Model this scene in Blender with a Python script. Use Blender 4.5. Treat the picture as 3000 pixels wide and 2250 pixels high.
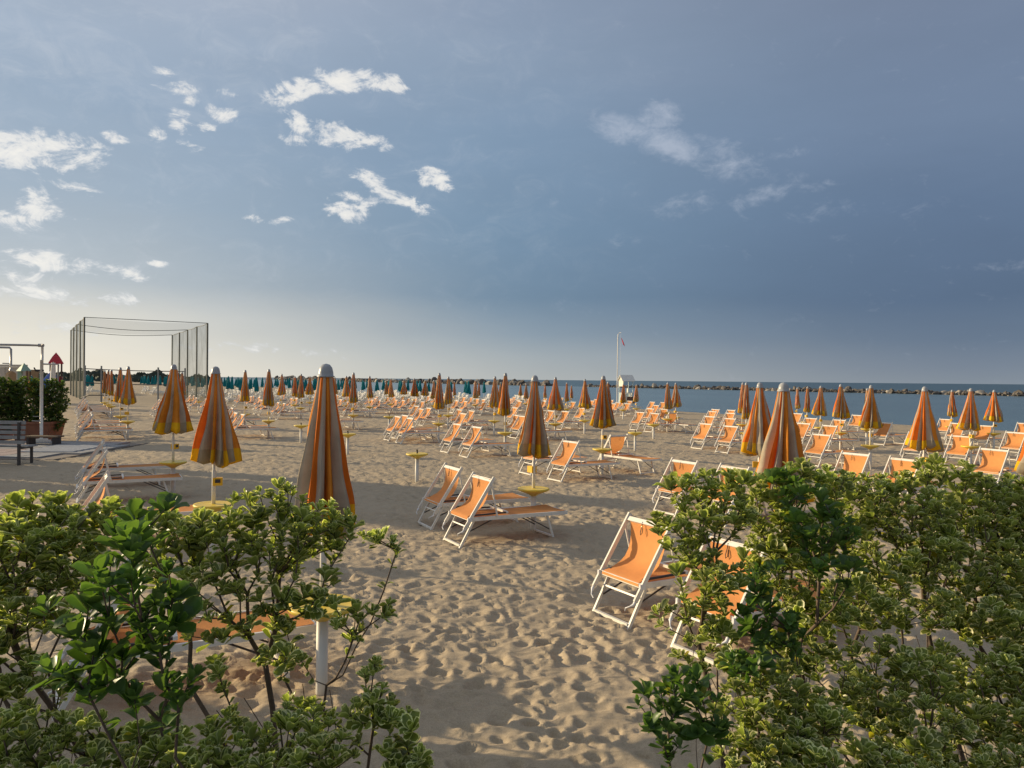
import bpy, math, random
import numpy as np
from mathutils import Vector, Matrix, Euler

for o in list(bpy.data.objects):
    bpy.data.objects.remove(o)
SC = bpy.context.scene
COL = SC.collection
R = math.radians

# ------------------------------------------------------------------ camera
EYE = Vector((0.0, 0.0, 2.5))
FPX, PW, PH = 2183.0, 3000.0, 2250.0          # focal length and picture size of the photograph in its pixels
PITCH, ROLL = R(-0.34), -0.0092
cam_data = bpy.data.cameras.new('camera')
cam_data.sensor_width = 36.0
cam_data.lens = FPX / PW * 36.0
cam_data.clip_start = 0.05
cam_data.clip_end = 40000.0
cam = bpy.data.objects.new('camera', cam_data)
COL.objects.link(cam)
cam.location = EYE
cam.rotation_euler = Euler((R(90) + PITCH, ROLL, 0.0), 'XYZ')
SC.camera = cam
CAM_R = cam.rotation_euler.to_matrix()

# ------------------------------------------------------------------ sun, sky, exposure
SUN_BEARING, SUN_EL = R(-70.0), R(13.5)       # low evening sun on the land side
sun_vec = Vector((math.sin(SUN_BEARING) * math.cos(SUN_EL), math.cos(SUN_BEARING) * math.cos(SUN_EL), math.sin(SUN_EL)))
sun_data = bpy.data.lights.new('sun', 'SUN')
sun_data.energy = 5.0
sun_data.angle = R(0.6)
sun_data.color = (1.0, 0.80, 0.51)
sun = bpy.data.objects.new('sun', sun_data)
COL.objects.link(sun)
sun.rotation_euler = sun_vec.to_track_quat('Z', 'Y').to_euler()
sun.location = (-30, 10, 30)

SC.view_settings.view_transform = 'Standard'
SC.view_settings.look = 'None'
SC.view_settings.exposure = 0.28
SC.view_settings.gamma = 1.0
SC.view_settings.use_curve_mapping = False
SC.render.engine = 'CYCLES'
SC.cycles.max_bounces = 6
SC.cycles.diffuse_bounces = 3
SC.cycles.glossy_bounces = 3
SC.cycles.transmission_bounces = 4
SC.cycles.transparent_max_bounces = 12
SC.cycles.use_denoising = True


def lin(c):
    return tuple(((v / 255.0) / 12.92 if v / 255.0 <= 0.04045 else ((v / 255.0 + 0.055) / 1.055) ** 2.4) for v in c)


world = bpy.data.worlds.new('World')
SC.world = world
world.use_nodes = True
WT = world.node_tree
WT.nodes.clear()


class G:
    """small helper to write node graphs"""
    def __init__(self, tree):
        self.t = tree

    def n(self, kind, **kw):
        nd = self.t.nodes.new(kind)
        for k, v in kw.items():
            setattr(nd, k, v)
        return nd

    def put(self, sock, v):
        if isinstance(v, bpy.types.NodeSocket):
            self.t.links.new(v, sock)
        else:
            sock.default_value = v

    def m(self, op, a, b=None, c=None, clamp=False):
        nd = self.n('ShaderNodeMath', operation=op, use_clamp=clamp)
        self.put(nd.inputs[0], a)
        if b is not None:
            self.put(nd.inputs[1], b)
        if c is not None:
            self.put(nd.inputs[2], c)
        return nd.outputs[0]

    def rng(self, v, a, b, c=0.0, d=1.0, smooth=False):
        nd = self.n('ShaderNodeMapRange', interpolation_type='SMOOTHSTEP' if smooth else 'LINEAR', clamp=True)
        self.put(nd.inputs[0], v)
        for i, x in zip((1, 2, 3, 4), (a, b, c, d)):
            self.put(nd.inputs[i], x)
        return nd.outputs[0]

    def mix(self, f, a, b, blend='MIX'):
        nd = self.n('ShaderNodeMix', data_type='RGBA', blend_type=blend)
        self.put(nd.inputs[0], f)
        self.put(nd.inputs[6], a)
        self.put(nd.inputs[7], b)
        return nd.outputs[2]

    def noise(self, vec, scale, detail=4.0, rough=0.5, dist=0.0):
        nd = self.n('ShaderNodeTexNoise')
        if vec is not None:
            self.put(nd.inputs['Vector'], vec)
        self.put(nd.inputs['Scale'], scale)
        self.put(nd.inputs['Detail'], detail)
        self.put(nd.inputs['Roughness'], rough)
        self.put(nd.inputs['Distortion'], dist)
        return nd.outputs[0]

    def ramp(self, fac, stops, interp='LINEAR'):
        nd = self.n('ShaderNodeValToRGB')
        nd.color_ramp.interpolation = interp
        el = nd.color_ramp.elements
        while len(el) < len(stops):
            el.new(0.5)
        for e, (p, c) in zip(el, stops):
            e.position = p
            e.color = tuple(c) + ((1.0,) if len(c) == 3 else ())
        self.put(nd.inputs[0], fac)
        return nd.outputs[0]


g = G(WT)
tc = g.n('ShaderNodeTexCoord')
sep = g.n('ShaderNodeSeparateXYZ')
WT.links.new(tc.outputs['Generated'], sep.inputs[0])
dx, dy, dz = sep.outputs
hor = g.m('SQRT', g.m('ADD', g.m('MULTIPLY', dx, dx), g.m('MULTIPLY', dy, dy)))
hx = g.m('DIVIDE', dx, g.m('MAXIMUM', hor, 1e-4))
# slow waviness of the cloud deck
comb = g.n('ShaderNodeCombineXYZ')
az = g.m('ARCTAN2', dx, dy)
el = g.m('ARCSINE', dz)
WT.links.new(az, comb.inputs[0])
WT.links.new(g.m('MULTIPLY', el, 3.2), comb.inputs[1])
deck_n = g.noise(comb.outputs[0], 2.3, 5.0, 0.55, 0.4)
deck_f = g.noise(comb.outputs[0], 7.0, 6.0, 0.6, 0.3)
ez = g.m('ADD', dz, g.m('MULTIPLY', g.m('SUBTRACT', deck_n, 0.5), g.rng(dz, 0.02, 0.3, 0.0, 0.10)))
ez = g.m('MAXIMUM', ez, 0.0)
LEFT = [(0.0, (238, 231, 214)), (.035, (226, 222, 211)), (.075, (214, 212, 205)), (.115, (180, 188, 194)), (.2, (160, 176, 192)),
        (.31, (152, 170, 190)), (.40, (163, 177, 195)), (.47, (180, 187, 201)), (1.0, (186, 191, 200))]
MIDL = [(0.0, (178, 183, 183)), (.03, (162, 172, 179)), (.06, (137, 154, 170)), (.11, (110, 135, 159)), (.2, (117, 143, 168)),
        (.31, (128, 151, 176)), (.40, (138, 156, 178)), (.47, (140, 155, 177)), (1.0, (160, 168, 181))]
RIGHT = [(0.0, (130, 141, 153)), (.02, (116, 130, 148)), (.05, (97, 115, 139)), (.1, (84, 104, 132)), (.2, (97, 117, 145)),
         (.3, (111, 129, 155)), (.4, (115, 130, 154)), (.47, (118, 130, 152)), (1.0, (150, 156, 170))]
cL = g.ramp(ez, [(p, lin(c)) for p, c in LEFT])
cM = g.ramp(ez, [(p, lin(c)) for p, c in MIDL])
cR = g.ramp(ez, [(p, lin(c)) for p, c in RIGHT])
hxn = g.m('ADD', hx, g.m('MULTIPLY', g.m('SUBTRACT', deck_n, 0.5), 0.16))
deck = g.mix(g.rng(hxn, -0.58, 0.06, smooth=True), cL, cM)
deck = g.mix(g.rng(hxn, -0.10, 0.54, smooth=True), deck, cR)
wob = g.rng(g.m('ADD', g.m('MULTIPLY', deck_n, 0.6), g.m('MULTIPLY', deck_f, 0.4)), 0.3, 0.7, 0.95, 1.05)
vm = g.n('ShaderNodeVectorMath', operation='SCALE')
WT.links.new(deck, vm.inputs[0])
WT.links.new(wob, vm.inputs['Scale'])
deck = vm.outputs[0]

# broken sunlit cumulus, each bank at its own bearing and height (picture-size units: x, y of centre, half width, half height, tilt, strength)
BANKS = [(640, 190, 75, 24, 20, 1.0), (725, 172, 70, 26, -3, 1.05), (800, 172, 75, 22, 4, .95), (850, 185, 40, 12, 0, .8),
         (650, 268, 55, 18, -25, .95), (715, 290, 85, 30, -10, 1.05), (790, 305, 55, 24, -8, .95), (640, 300, 40, 14, 0, .7),
         (930, 378, 44, 20, 4, 1.05), (955, 400, 36, 14, -15, .75),
         (800, 395, 50, 26, -30, .95), (770, 425, 60, 20, 0, .9), (750, 450, 58, 22, -5, 1.0), (860, 430, 75, 20, -15, .9), (800, 380, 30, 12, 0, .8),
         (90, 322, 120, 36, 8, 1.05), (165, 305, 36, 24, 20, .95), (30, 310, 70, 26, 0, .9), (242, 295, 26, 15, -20, .85),
         (85, 440, 48, 30, 0, .95), (20, 470, 60, 20, 0, .7), (145, 400, 55, 14, -6, .75),
         (348, 152, 24, 10, -8, .85), (372, 187, 55, 13, 0, .75), (412, 215, 20, 13, 0, .85), (478, 243, 42, 16, -10, .95),
         (385, 268, 30, 18, -30, .85), (342, 285, 22, 16, 30, .8), (408, 308, 30, 13, 0, .85), (440, 272, 22, 10, 0, .7), (380, 240, 24, 10, 0, .7), (490, 200, 34, 10, 0, .55),
         (140, 565, 135, 20, -5, .95), (240, 583, 80, 16, -6, .7), (258, 641, 52, 14, -6, .8), (342, 566, 20, 7, 0, .7),
         (572, 474, 48, 9, -5, .7), (612, 470, 18, 7, 0, .6), (180, 470, 50, 10, 0, .45),
         (600, 752, 150, 14, -3, .45), (460, 745, 120, 12, 0, .4), (60, 700, 160, 22, 0, .5),
         (30, 628, 110, 20, -4, .72), (170, 652, 70, 12, -5, .6), (330, 598, 60, 10, 0, .5), (20, 590, 60, 14, 0, .6)]
WISPS = [(1335, 275, 70, 28, -15, .9), (1410, 262, 60, 40, 30, .7), (1430, 305, 110, 30, -22, .95), (1550, 340, 95, 40, -20, .6),
         (1690, 330, 70, 14, 0, .35), (1480, 440, 70, 24, 12, .5), (1640, 420, 70, 20, 10, .55), (1900, 450, 160, 28, -6, .3), (1740, 405, 60, 12, 10, .35),
         (1190, 430, 40, 14, 0, .3), (1700, 380, 60, 14, 0, .3), (2130, 575, 120, 12, 0, .3), (1330, 520, 50, 16, 0, .22), (1300, 435, 50, 10, 0, .25)]


def bank_mask(banks):
    acc = None
    for (x, y, a, b, tilt, st) in banks:
        az0 = math.atan((x - 1106) / 1610.0)
        el0 = math.atan((816 + (x - 1106) * 0.0092 - y) / 1610.0 * math.cos(az0))
        k = 1610.0
        ca, sa = math.cos(R(tilt)), math.sin(R(tilt))
        u = g.m('SUBTRACT', az, az0)
        v = g.m('SUBTRACT', el, el0)
        uu = g.m('MULTIPLY_ADD', u, ca * k / (a * 1.25), g.m('MULTIPLY', v, sa * k / (a * 1.25)))
        vv = g.m('MULTIPLY_ADD', u, -sa * k / (b * 1.35), g.m('MULTIPLY', v, ca * k / (b * 1.35)))
        q = g.m('MULTIPLY_ADD', uu, uu, g.m('MULTIPLY', vv, vv))
        mk = g.m('MULTIPLY', g.m('SUBTRACT', 1.0, q, clamp=True), st)
        acc = mk if acc is None else g.m('MAXIMUM', acc, mk)
    return acc


warp = g.n('ShaderNodeCombineXYZ')
WT.links.new(az, warp.inputs[0])
WT.links.new(g.m('MULTIPLY', el, 1.7), warp.inputs[1])
nz = g.noise(warp.outputs[0], 19.0, 9.0, 0.68, 0.8)
nz2 = g.noise(warp.outputs[0], 62.0, 5.0, 0.62, 0.3)
nmix = g.m('ADD', g.m('MULTIPLY', nz, 0.68), g.m('MULTIPLY', nz2, 0.32))
bmask = bank_mask(BANKS)
dens = g.m('ADD', g.m('MULTIPLY', bmask, 0.98), g.m('MULTIPLY', g.m('SUBTRACT', nmix, 0.5), 4.0))
cov = g.m('MULTIPLY', g.rng(dens, 0.38, 0.98, 0.0, 1.0, True), g.rng(bmask, 0.0, 0.22))
veil = g.m('MULTIPLY', g.m('MULTIPLY', g.rng(g.m('ADD', g.m('MULTIPLY', deck_n, 0.45), g.m('MULTIPLY', nz, 0.55)), 0.46, 0.70, 0.0, 1.0, True), g.rng(hx, 0.25, -0.45)), g.rng(dz, 0.06, 0.16))
wd = g.m('ADD', g.m('MULTIPLY', bank_mask(WISPS), 0.8), g.m('MULTIPLY', g.m('SUBTRACT', nmix, 0.5), 1.9))
wcov = g.m('MULTIPLY', g.rng(wd, 0.12, 0.95, 0.0, 1.0, True), 0.72)
bright = g.ramp(g.rng(dens, 0.4, 1.35), [(0.0, lin((196, 203, 213))), (0.5, lin((226, 226, 225))), (1.0, lin((243, 240, 233)))])
deck = g.mix(g.m('MULTIPLY', wcov, 0.9), deck, tuple(lin((186, 194, 209))) + (1.0,))
deck = g.mix(g.m('MULTIPLY', veil, 0.30), deck, tuple(lin((205, 210, 217))) + (1.0,))
deck = g.mix(g.m('MULTIPLY', cov, 0.95), deck, bright)
sc10 = g.n('ShaderNodeVectorMath', operation='SCALE')
WT.links.new(deck, sc10.inputs[0])
sc10.inputs['Scale'].default_value = 8.6
sky = g.n('ShaderNodeTexSky', sky_type='NISHITA')
sky.sun_disc = False
sky.sun_elevation = SUN_EL
sky.sun_rotation = SUN_BEARING % (2 * math.pi)
sky.air_density = 1.0
sky.dust_density = 1.0
total = g.mix(0.94, sky.outputs[0], sc10.outputs[0])
bg = g.n('ShaderNodeBackground')
WT.links.new(total, bg.inputs[0])
bg.inputs[1].default_value = 0.1
wo = g.n('ShaderNodeOutputWorld')
WT.links.new(bg.outputs[0], wo.inputs[0])

# ------------------------------------------------------------------ the lie of the land
SEA_DIR = Vector((0.863, 0.505, 0.0))         # towards the water
ROW_DIR = Vector((-0.505, 0.863, 0.0))        # along the rows of parasols
YAW = math.atan2(0.505, 0.863)
SEA_Z = -0.74


def land(x, y):
    """height of the beach without its ripples"""
    s = 0.863 * x + 0.505 * y
    z = -0.0105 * np.clip(s - 4.0, 0, 46) - 0.045 * np.clip(s - 50.0, 0, 60)
    return z


def spot(s, t):
    return (0.863 * s - 0.505 * t, 0.505 * s + 0.863 * t)


def ray(px, py):
    return CAM_R @ Vector(((px - PW / 2) / FPX, -(py - PH / 2) / FPX, -1.0))


def on_land(px, py, h=0.0):
    """the place on the beach (raised by h) seen at a point of the photograph"""
    d = ray(px, py)
    z = h
    for _ in range(30):
        k = (z - EYE.z) / min(d.z, -1e-4)
        p = EYE + d * k
        z = h + float(land(p.x, p.y))
    return p.x, p.y


def at_depth(px, py, depth):
    d = ray(px, py)
    return EYE + d * (depth / d.y)


# ------------------------------------------------------------------ mesh helpers
class MB:
    def __init__(self):
        self.v, self.f, self.m = [], [], []

    def add(self, vs, fs, mi=0):
        b = len(self.v)
        self.v.extend([tuple(p) for p in vs])
        self.f.extend([tuple(i + b for i in f) for f in fs])
        self.m.extend([mi] * len(fs))
        return self

    def box(self, c, s, mi=0, rz=0.0):
        x, y, z = (k / 2 for k in s)
        ca, sa = math.cos(rz), math.sin(rz)
        vs = []
        for dx_, dy_, dz_ in ((-x, -y, -z), (x, -y, -z), (x, y, -z), (-x, y, -z), (-x, -y, z), (x, -y, z), (x, y, z), (-x, y, z)):
            vs.append((c[0] + dx_ * ca - dy_ * sa, c[1] + dx_ * sa + dy_ * ca, c[2] + dz_))
        return self.add(vs, [(3, 2, 1, 0), (4, 5, 6, 7), (0, 1, 5, 4), (1, 2, 6, 5), (2, 3, 7, 6), (3, 0, 4, 7)], mi)

    def bar(self, p, q, w, h, mi=0, up=(0, 0, 1)):
        p, q = Vector(p), Vector(q)
        d = (q - p).normalized()
        up = Vector(up)
        if abs(d.dot(up)) > 0.98:
            up = Vector((1, 0, 0))
        a = d.cross(up).normalized() * (w / 2)
        b = a.cross(d).normalized() * (h / 2)
        vs = [p - a - b, p + a - b, p + a + b, p - a + b, q - a - b, q + a - b, q + a + b, q - a + b]
        return self.add(vs, [(0, 1, 2, 3), (7, 6, 5, 4), (4, 5, 1, 0), (5, 6, 2, 1), (6, 7, 3, 2), (7, 4, 0, 3)], mi)

    def tube(self, pts, r, n=8, mi=0, caps=True):
        pts = [Vector(p) for p in pts]
        rs = r if isinstance(r, (list, tuple)) else [r] * len(pts)
        rings = []
        for i, p in enumerate(pts):
            d = (pts[min(i + 1, len(pts) - 1)] - pts[max(i - 1, 0)]).normalized()
            up = Vector((0, 0, 1)) if abs(d.z) < 0.95 else Vector((1, 0, 0))
            a = d.cross(up).normalized()
            b = a.cross(d).normalized()
            rings.append([p + (a * math.cos(2 * math.pi * k / n) + b * math.sin(2 * math.pi * k / n)) * rs[i] for k in range(n)])
        vs = [v for ring in rings for v in ring]
        fs = []
        for i in range(len(pts) - 1):
            for k in range(n):
                k2 = (k + 1) % n
                fs.append((i * n + k, (i + 1) * n + k, (i + 1) * n + k2, i * n + k2)[::-1])
        if caps:
            fs.append(tuple(range(n)))
            fs.append(tuple(reversed(range((len(pts) - 1) * n, len(pts) * n))))
        return self.add(vs, fs, mi)

    def lathe(self, prof, n=24, c=(0, 0, 0), mi=0):
        vs, fs = [], []
        for (r_, z) in prof:
            for k in range(n):
                a = 2 * math.pi * k / n
                vs.append((c[0] + r_ * math.cos(a), c[1] + r_ * math.sin(a), c[2] + z))
        for i in range(len(prof) - 1):
            for k in range(n):
                k2 = (k + 1) % n
                fs.append((i * n + k, i * n + k2, (i + 1) * n + k2, (i + 1) * n + k))
        return self.add(vs, fs, mi)

    def mesh(self, name, mats, smooth=False):
        me = bpy.data.meshes.new(name)
        me.from_pydata([tuple(v) for v in self.v], [], self.f)
        for m_ in (mats if isinstance(mats, (list, tuple)) else [mats]):
            me.materials.append(m_)
        if any(self.m):
            me.polygons.foreach_set('material_index', self.m)
        if smooth:
            me.polygons.foreach_set('use_smooth', [True] * len(me.polygons))
        me.update()
        return me


def link(name, data, parent=None):
    o = bpy.data.objects.new(name, data)
    COL.objects.link(o)
    if parent is not None:
        o.parent = parent
    return o


def tag(o, label=None, category=None, group=None, kind=None):
    if label:
        o['label'] = label
    if category:
        o['category'] = category
    if group:
        o['group'] = group
    if kind:
        o['kind'] = kind
    return o


def thing(name, label, category, loc, rz=0.0, group=None):
    o = link(name, None)
    o.empty_display_size = 0.2
    o.location = loc
    o.rotation_euler = (0, 0, rz)
    return tag(o, label, category, group)


def part(name, mb, mats, parent, smooth=False, loc=None):
    o = link(name, mb.mesh(name, mats, smooth), parent)
    if loc is not None:
        o.location = loc
    return o


# ------------------------------------------------------------------ materials
def material(name, color, rough=0.6, var=0.12, scale=8.0, metal=0.0, spec=0.4, transl=0.0, bump=0.0, bscale=60.0, dirt=None, coord='Object', each=0.0):
    m_ = bpy.data.materials.new(name)
    m_.use_nodes = True
    t = m_.node_tree
    t.nodes.clear()
    k = G(t)
    out = k.n('ShaderNodeOutputMaterial')
    p = k.n('ShaderNodeBsdfPrincipled')
    tcn = k.n('ShaderNodeTexCoord')
    co = tcn.outputs[coord]
    nz_ = k.noise(co, scale, 5.0, 0.6)
    f = k.rng(nz_, 0.3, 0.7, 1.0 - var, 1.0 + var)
    if each:
        f = k.m('MULTIPLY', f, k.rng(k.n('ShaderNodeObjectInfo').outputs['Random'], 0.0, 1.0, 1.0 - each, 1.0 + each * .6))
    sc = k.n('ShaderNodeVectorMath', operation='SCALE')
    sc.inputs[0].default_value = color
    t.links.new(f, sc.inputs['Scale'])
    colr = sc.outputs[0]
    if dirt is not None:
        dn = k.noise(co, scale * 0.6 + 1.3, 6.0, 0.65)
        colr = k.mix(k.rng(dn, 0.52, 0.72, 0.0, 0.6), colr, tuple(dirt) + (1.0,))
    t.links.new(colr, p.inputs['Base Color'])
    p.inputs['Roughness'].default_value = rough
    p.inputs['Metallic'].default_value = metal
    p.inputs['Specular IOR Level'].default_value = spec
    if bump:
        b = k.n('ShaderNodeBump')
        b.inputs['Strength'].default_value = bump
        b.inputs['Distance'].default_value = 0.01
        t.links.new(k.noise(co, bscale, 3.0, 0.6), b.inputs['Height'])
        t.links.new(b.outputs[0], p.inputs['Normal'])
    if transl:
        tr = k.n('ShaderNodeBsdfTranslucent')
        t.links.new(colr, tr.inputs[0])
        mx = k.n('ShaderNodeMixShader')
        mx.inputs[0].default_value = transl
        t.links.new(p.outputs[0], mx.inputs[1])
        t.links.new(tr.outputs[0], mx.inputs[2])
        t.links.new(mx.outputs[0], out.inputs[0])
    else:
        t.links.new(p.outputs[0], out.inputs[0])
    return m_


M_WHITE = material('white_enamel', (0.77, 0.735, 0.65), 0.42, 0.06, 6.0, dirt=(0.5, 0.47, 0.41))
M_POST = material('white_plastic', (0.74, 0.715, 0.64), 0.5, 0.06, 4.0, dirt=(0.5, 0.45, 0.37))
M_DARK = material('dark_metal', (0.05, 0.045, 0.045), 0.5, 0.1)
M_BED = material('orange_mesh_cloth', (0.80, 0.355, 0.12), 0.8, 0.08, 5.0, spec=0.2, transl=0.30, bump=0.25, bscale=240.0, each=0.16)
M_BEDW = material('white_mesh_cloth', (0.74, 0.72, 0.68), 0.8, 0.06, 5.0, spec=0.2, transl=0.3)
M_ORANGE = material('orange_canvas', (0.79, 0.205, 0.022), 0.8, 0.12, 7.0, spec=0.2, transl=0.30, bump=0.2, bscale=180.0, each=0.14)
M_AMBER = material('amber_canvas', (0.77, 0.29, 0.034), 0.8, 0.12, 7.0, spec=0.2, transl=0.30, bump=0.2, bscale=180.0, each=0.14)
M_BEIGE = material('beige_canvas', (0.53, 0.46, 0.35), 0.85, 0.12, 7.0, spec=0.2, transl=0.30, bump=0.2, bscale=180.0, each=0.14)
M_BEIGE2 = material('grey_beige_canvas', (0.41, 0.355, 0.25), 0.85, 0.10, 7.0, spec=0.2, transl=0.30, each=0.14)
M_YELLOW = material('yellow_canvas', (0.88, 0.52, 0.016), 0.8, 0.10, 7.0, spec=0.2, transl=0.30, each=0.14)
M_DISC = material('yellow_plastic', (0.78, 0.55, 0.06), 0.45, 0.10, 5.0, dirt=(0.62, 0.5, 0.22))
M_BOX = material('yellow_clip_plastic', (0.85, 0.48, 0.02), 0.45, 0.05)
M_CAP = material('grey_cap_plastic', (0.36, 0.365, 0.37), 0.35, 0.08, 12.0)
M_TEAL = material('teal_canvas', (0.014, 0.23, 0.26), 0.8, 0.15, 5.0, spec=0.2, transl=0.15)
M_CORD = material('white_cord', (0.72, 0.72, 0.72), 0.7, 0.05)

# ------------------------------------------------------------------ sand
rng = np.random.default_rng(7)


def vnoise(x, y, seed):
    """smooth lattice noise, -1..1"""
    xi, yi = np.floor(x).astype(np.int64), np.floor(y).astype(np.int64)
    fx, fy = x - xi, y - yi
    fx, fy = fx * fx * (3 - 2 * fx), fy * fy * (3 - 2 * fy)

    def h(a, b):
        n = (a * 374761393 + b * 668265263 + seed * 974634777) & 0xFFFFFFFF
        n = ((n ^ (n >> 13)) * 1274126177) & 0xFFFFFFFF
        return ((n ^ (n >> 16)) & 0xFFFF) / 32767.5 - 1.0
    a, b, c, d = h(xi, yi), h(xi + 1, yi), h(xi, yi + 1), h(xi + 1, yi + 1)
    return (a * (1 - fx) + b * fx) * (1 - fy) + (c * (1 - fx) + d * fx) * fy


fine = np.arange(-62, 62.01, 0.21)
coarse = np.arange(67, 298, 6.0)
bear = np.radians(np.concatenate([fine, coarse]))
NB = len(bear)
rad = [0.35]
while rad[-1] < 80:
    rad.append(rad[-1] * (1.0105 if rad[-1] < 2.4 or rad[-1] > 55 else 1.0052 if rad[-1] < 17 else 1.0066))
while rad[-1] < 4000:
    rad.append(rad[-1] * 1.25)
rad = np.array(rad)
NR = len(rad)
BB, RR = np.meshgrid(bear, rad)
SX, SY = RR * np.sin(BB), RR * np.cos(BB)
base_z = land(SX, SY)
far_z = np.maximum(base_z, -3.2)
s_all = 0.863 * SX + 0.505 * SY
fade = np.clip((90 - RR) / 50, 0, 1) * np.clip((51.5 - s_all) / 5, 0.05, 1)
rel = np.zeros_like(SX)
w1x, w1y = SX + 0.25 * vnoise(SX * 1.3, SY * 1.3, 5), SY + 0.25 * vnoise(SX * 1.3, SY * 1.3, 6)
rel += 0.012 * vnoise(w1x / 1.1, w1y / 1.1, 11)
rel += 0.012 * (1 - 2 * np.abs(vnoise(w1x / 0.27, w1y / 0.15, 12)))
rel += 0.008 * vnoise(w1x / 0.12, w1y / 0.08, 13)
rel += 0.0035 * vnoise(SX / 0.085, SY / 0.085, 14)
rel += 0.018 * vnoise(SX / 3.5, SY / 3.5, 15)


def dents(n, r0, r1, size, depth, b0=-50, b1=50):
    rr = np.sqrt(rng.uniform(r0 * r0, r1 * r1, n))
    bb = np.radians(rng.uniform(b0, b1, n))
    db = math.radians(0.21)
    for r_, b_, sz, dp, ang, asp in zip(rr, bb, rng.uniform(*size, n), rng.uniform(*depth, n), rng.uniform(0, math.pi, n), rng.uniform(1.2, 1.9, n)):
        reach = sz * 2.6
        i0, i1 = (int(v) for v in np.searchsorted(rad, (r_ - reach, r_ + reach)))
        k = (b_ + math.radians(62)) / db
        dk = reach / r_ / db
        k0, k1 = max(0, int(k - dk)), min(len(fine), int(k + dk) + 2)
        if k1 <= k0 or i1 <= i0:
            continue
        x = SX[i0:i1, k0:k1] - r_ * math.sin(b_)
        y = SY[i0:i1, k0:k1] - r_ * math.cos(b_)
        u = (x * math.cos(ang) + y * math.sin(ang)) / (sz * asp)
        v = (-x * math.sin(ang) + y * math.cos(ang)) / sz
        q = np.sqrt(u * u + v * v)
        rel[i0:i1, k0:k1] += -dp * np.exp(-(q * 1.15) ** 4) + 0.42 * dp * np.exp(-((q - 1.45) / 0.42) ** 2)


dents(5200, 2, 13, (0.030, 0.062), (0.012, 0.028))
dents(500, 2, 13, (0.06, 0.085), (0.018, 0.034))
dents(12000, 13, 30, (0.042, 0.080), (0.018, 0.038))
dents(4000, 30, 60, (0.12, 0.20), (0.03, 0.05))
SZ = far_z + rel * fade
# clear the beach from under the far open sea
idx = np.arange(NB * NR).reshape(NR, NB)
q = np.stack([idx[:-1, :], idx[:-1, :], idx[1:, :], idx[1:, :]], -1)
q[:, :, 0] = idx[:-1, :]
q[:, :, 1] = np.roll(idx[:-1, :], -1, 1)
q[:, :, 2] = np.roll(idx[1:, :], -1, 1)
q[:, :, 3] = idx[1:, :]
q = q.reshape(-1, 4)[:, ::-1]
sand_me = bpy.data.meshes.new('sand')
sand_me.vertices.add(NB * NR)
sand_me.vertices.foreach_set('co', np.stack([SX, SY, SZ], -1).reshape(-1).astype(np.float32))
sand_me.loops.add(q.size)
sand_me.loops.foreach_set('vertex_index', q.reshape(-1).astype(np.int32))
sand_me.polygons.add(len(q))
sand_me.polygons.foreach_set('loop_start', np.arange(0, q.size, 4, dtype=np.int32))
sand_me.polygons.foreach_set('use_smooth', np.ones(len(q), dtype=bool))
sand_me.update(calc_edges=True)

M_SAND = bpy.data.materials.new('sand')
M_SAND.use_nodes = True
t = M_SAND.node_tree
t.nodes.clear()
k = G(t)
out = k.n('ShaderNodeOutputMaterial')
p = k.n('ShaderNodeBsdfPrincipled')
geo = k.n('ShaderNodeNewGeometry')
pos = geo.outputs['Position']
big = k.noise(pos, 0.35, 4.0, 0.6)
mid = k.noise(pos, 5.0, 5.0, 0.65)
grain = k.noise(pos, 260.0, 3.0, 0.7)
peb = k.noise(pos, 90.0, 2.0, 0.5)
c = k.ramp(k.m('ADD', k.m('MULTIPLY', big, 0.5), k.m('MULTIPLY', mid, 0.5)), [(0.3, (0.38, 0.30, 0.193)), (0.5, (0.445, 0.355, 0.233)), (0.7, (0.505, 0.41, 0.275))])
c = k.mix(k.rng(grain, 0.35, 0.65), k.mix(0.5, c, (0.24, 0.18, 0.12, 1)), k.mix(0.35, c, (0.72, 0.62, 0.48, 1)))
mg = k.noise(pos, 60.0, 3.0, 0.7)
c = k.mix(k.rng(mg, 0.42, 0.68, 0.0, 0.28), c, (0.19, 0.14, 0.09, 1))
c = k.mix(k.rng(peb, 0.70, 0.76, 0.0, 0.7), c, (0.12, 0.09, 0.06, 1))
sp = k.n('ShaderNodeSeparateXYZ')
t.links.new(pos, sp.inputs[0])
sdist = k.m('ADD', k.m('MULTIPLY', sp.outputs[0], 0.863), k.m('MULTIPLY', sp.outputs[1], 0.505))
wet = k.rng(k.m('ADD', sdist, k.m('MULTIPLY', big, 2.0)), 55.5, 57.0, 0.0, 1.0, True)
c = k.mix(k.m('MULTIPLY', wet, 0.55), c, (0.2, 0.15, 0.1, 1))
t.links.new(c, p.inputs['Base Color'])
p.inputs['Roughness'].default_value = 0.95
p.inputs['Specular IOR Level'].default_value = 0.15
b1 = k.n('ShaderNodeBump')
b1.inputs['Strength'].default_value = 0.55
b1.inputs['Distance'].default_value = 0.006
t.links.new(k.noise(pos, 120.0, 3.0, 0.6), b1.inputs['Height'])
b2 = k.n('ShaderNodeBump')
b2.inputs['Strength'].default_value = 0.8
b2.inputs['Distance'].default_value = 0.05
mpn = k.n('ShaderNodeMapping')
mpn.inputs['Rotation'].default_value = (0, 0, 0.35)
mpn.inputs['Scale'].default_value = (0.75, 1.25, 1.0)
t.links.new(pos, mpn.inputs[0])
t.links.new(k.noise(mpn.outputs[0], 5.5, 2.0, 0.45, 0.5), b2.inputs['Height'])
t.links.new(b2.outputs[0], b1.inputs['Normal'])
t.links.new(b1.outputs[0], p.inputs['Normal'])
t.links.new(p.outputs[0], out.inputs[0])
sand_me.materials.append(M_SAND)
sand = tag(link('beach_ground', sand_me), kind='structure')


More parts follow.
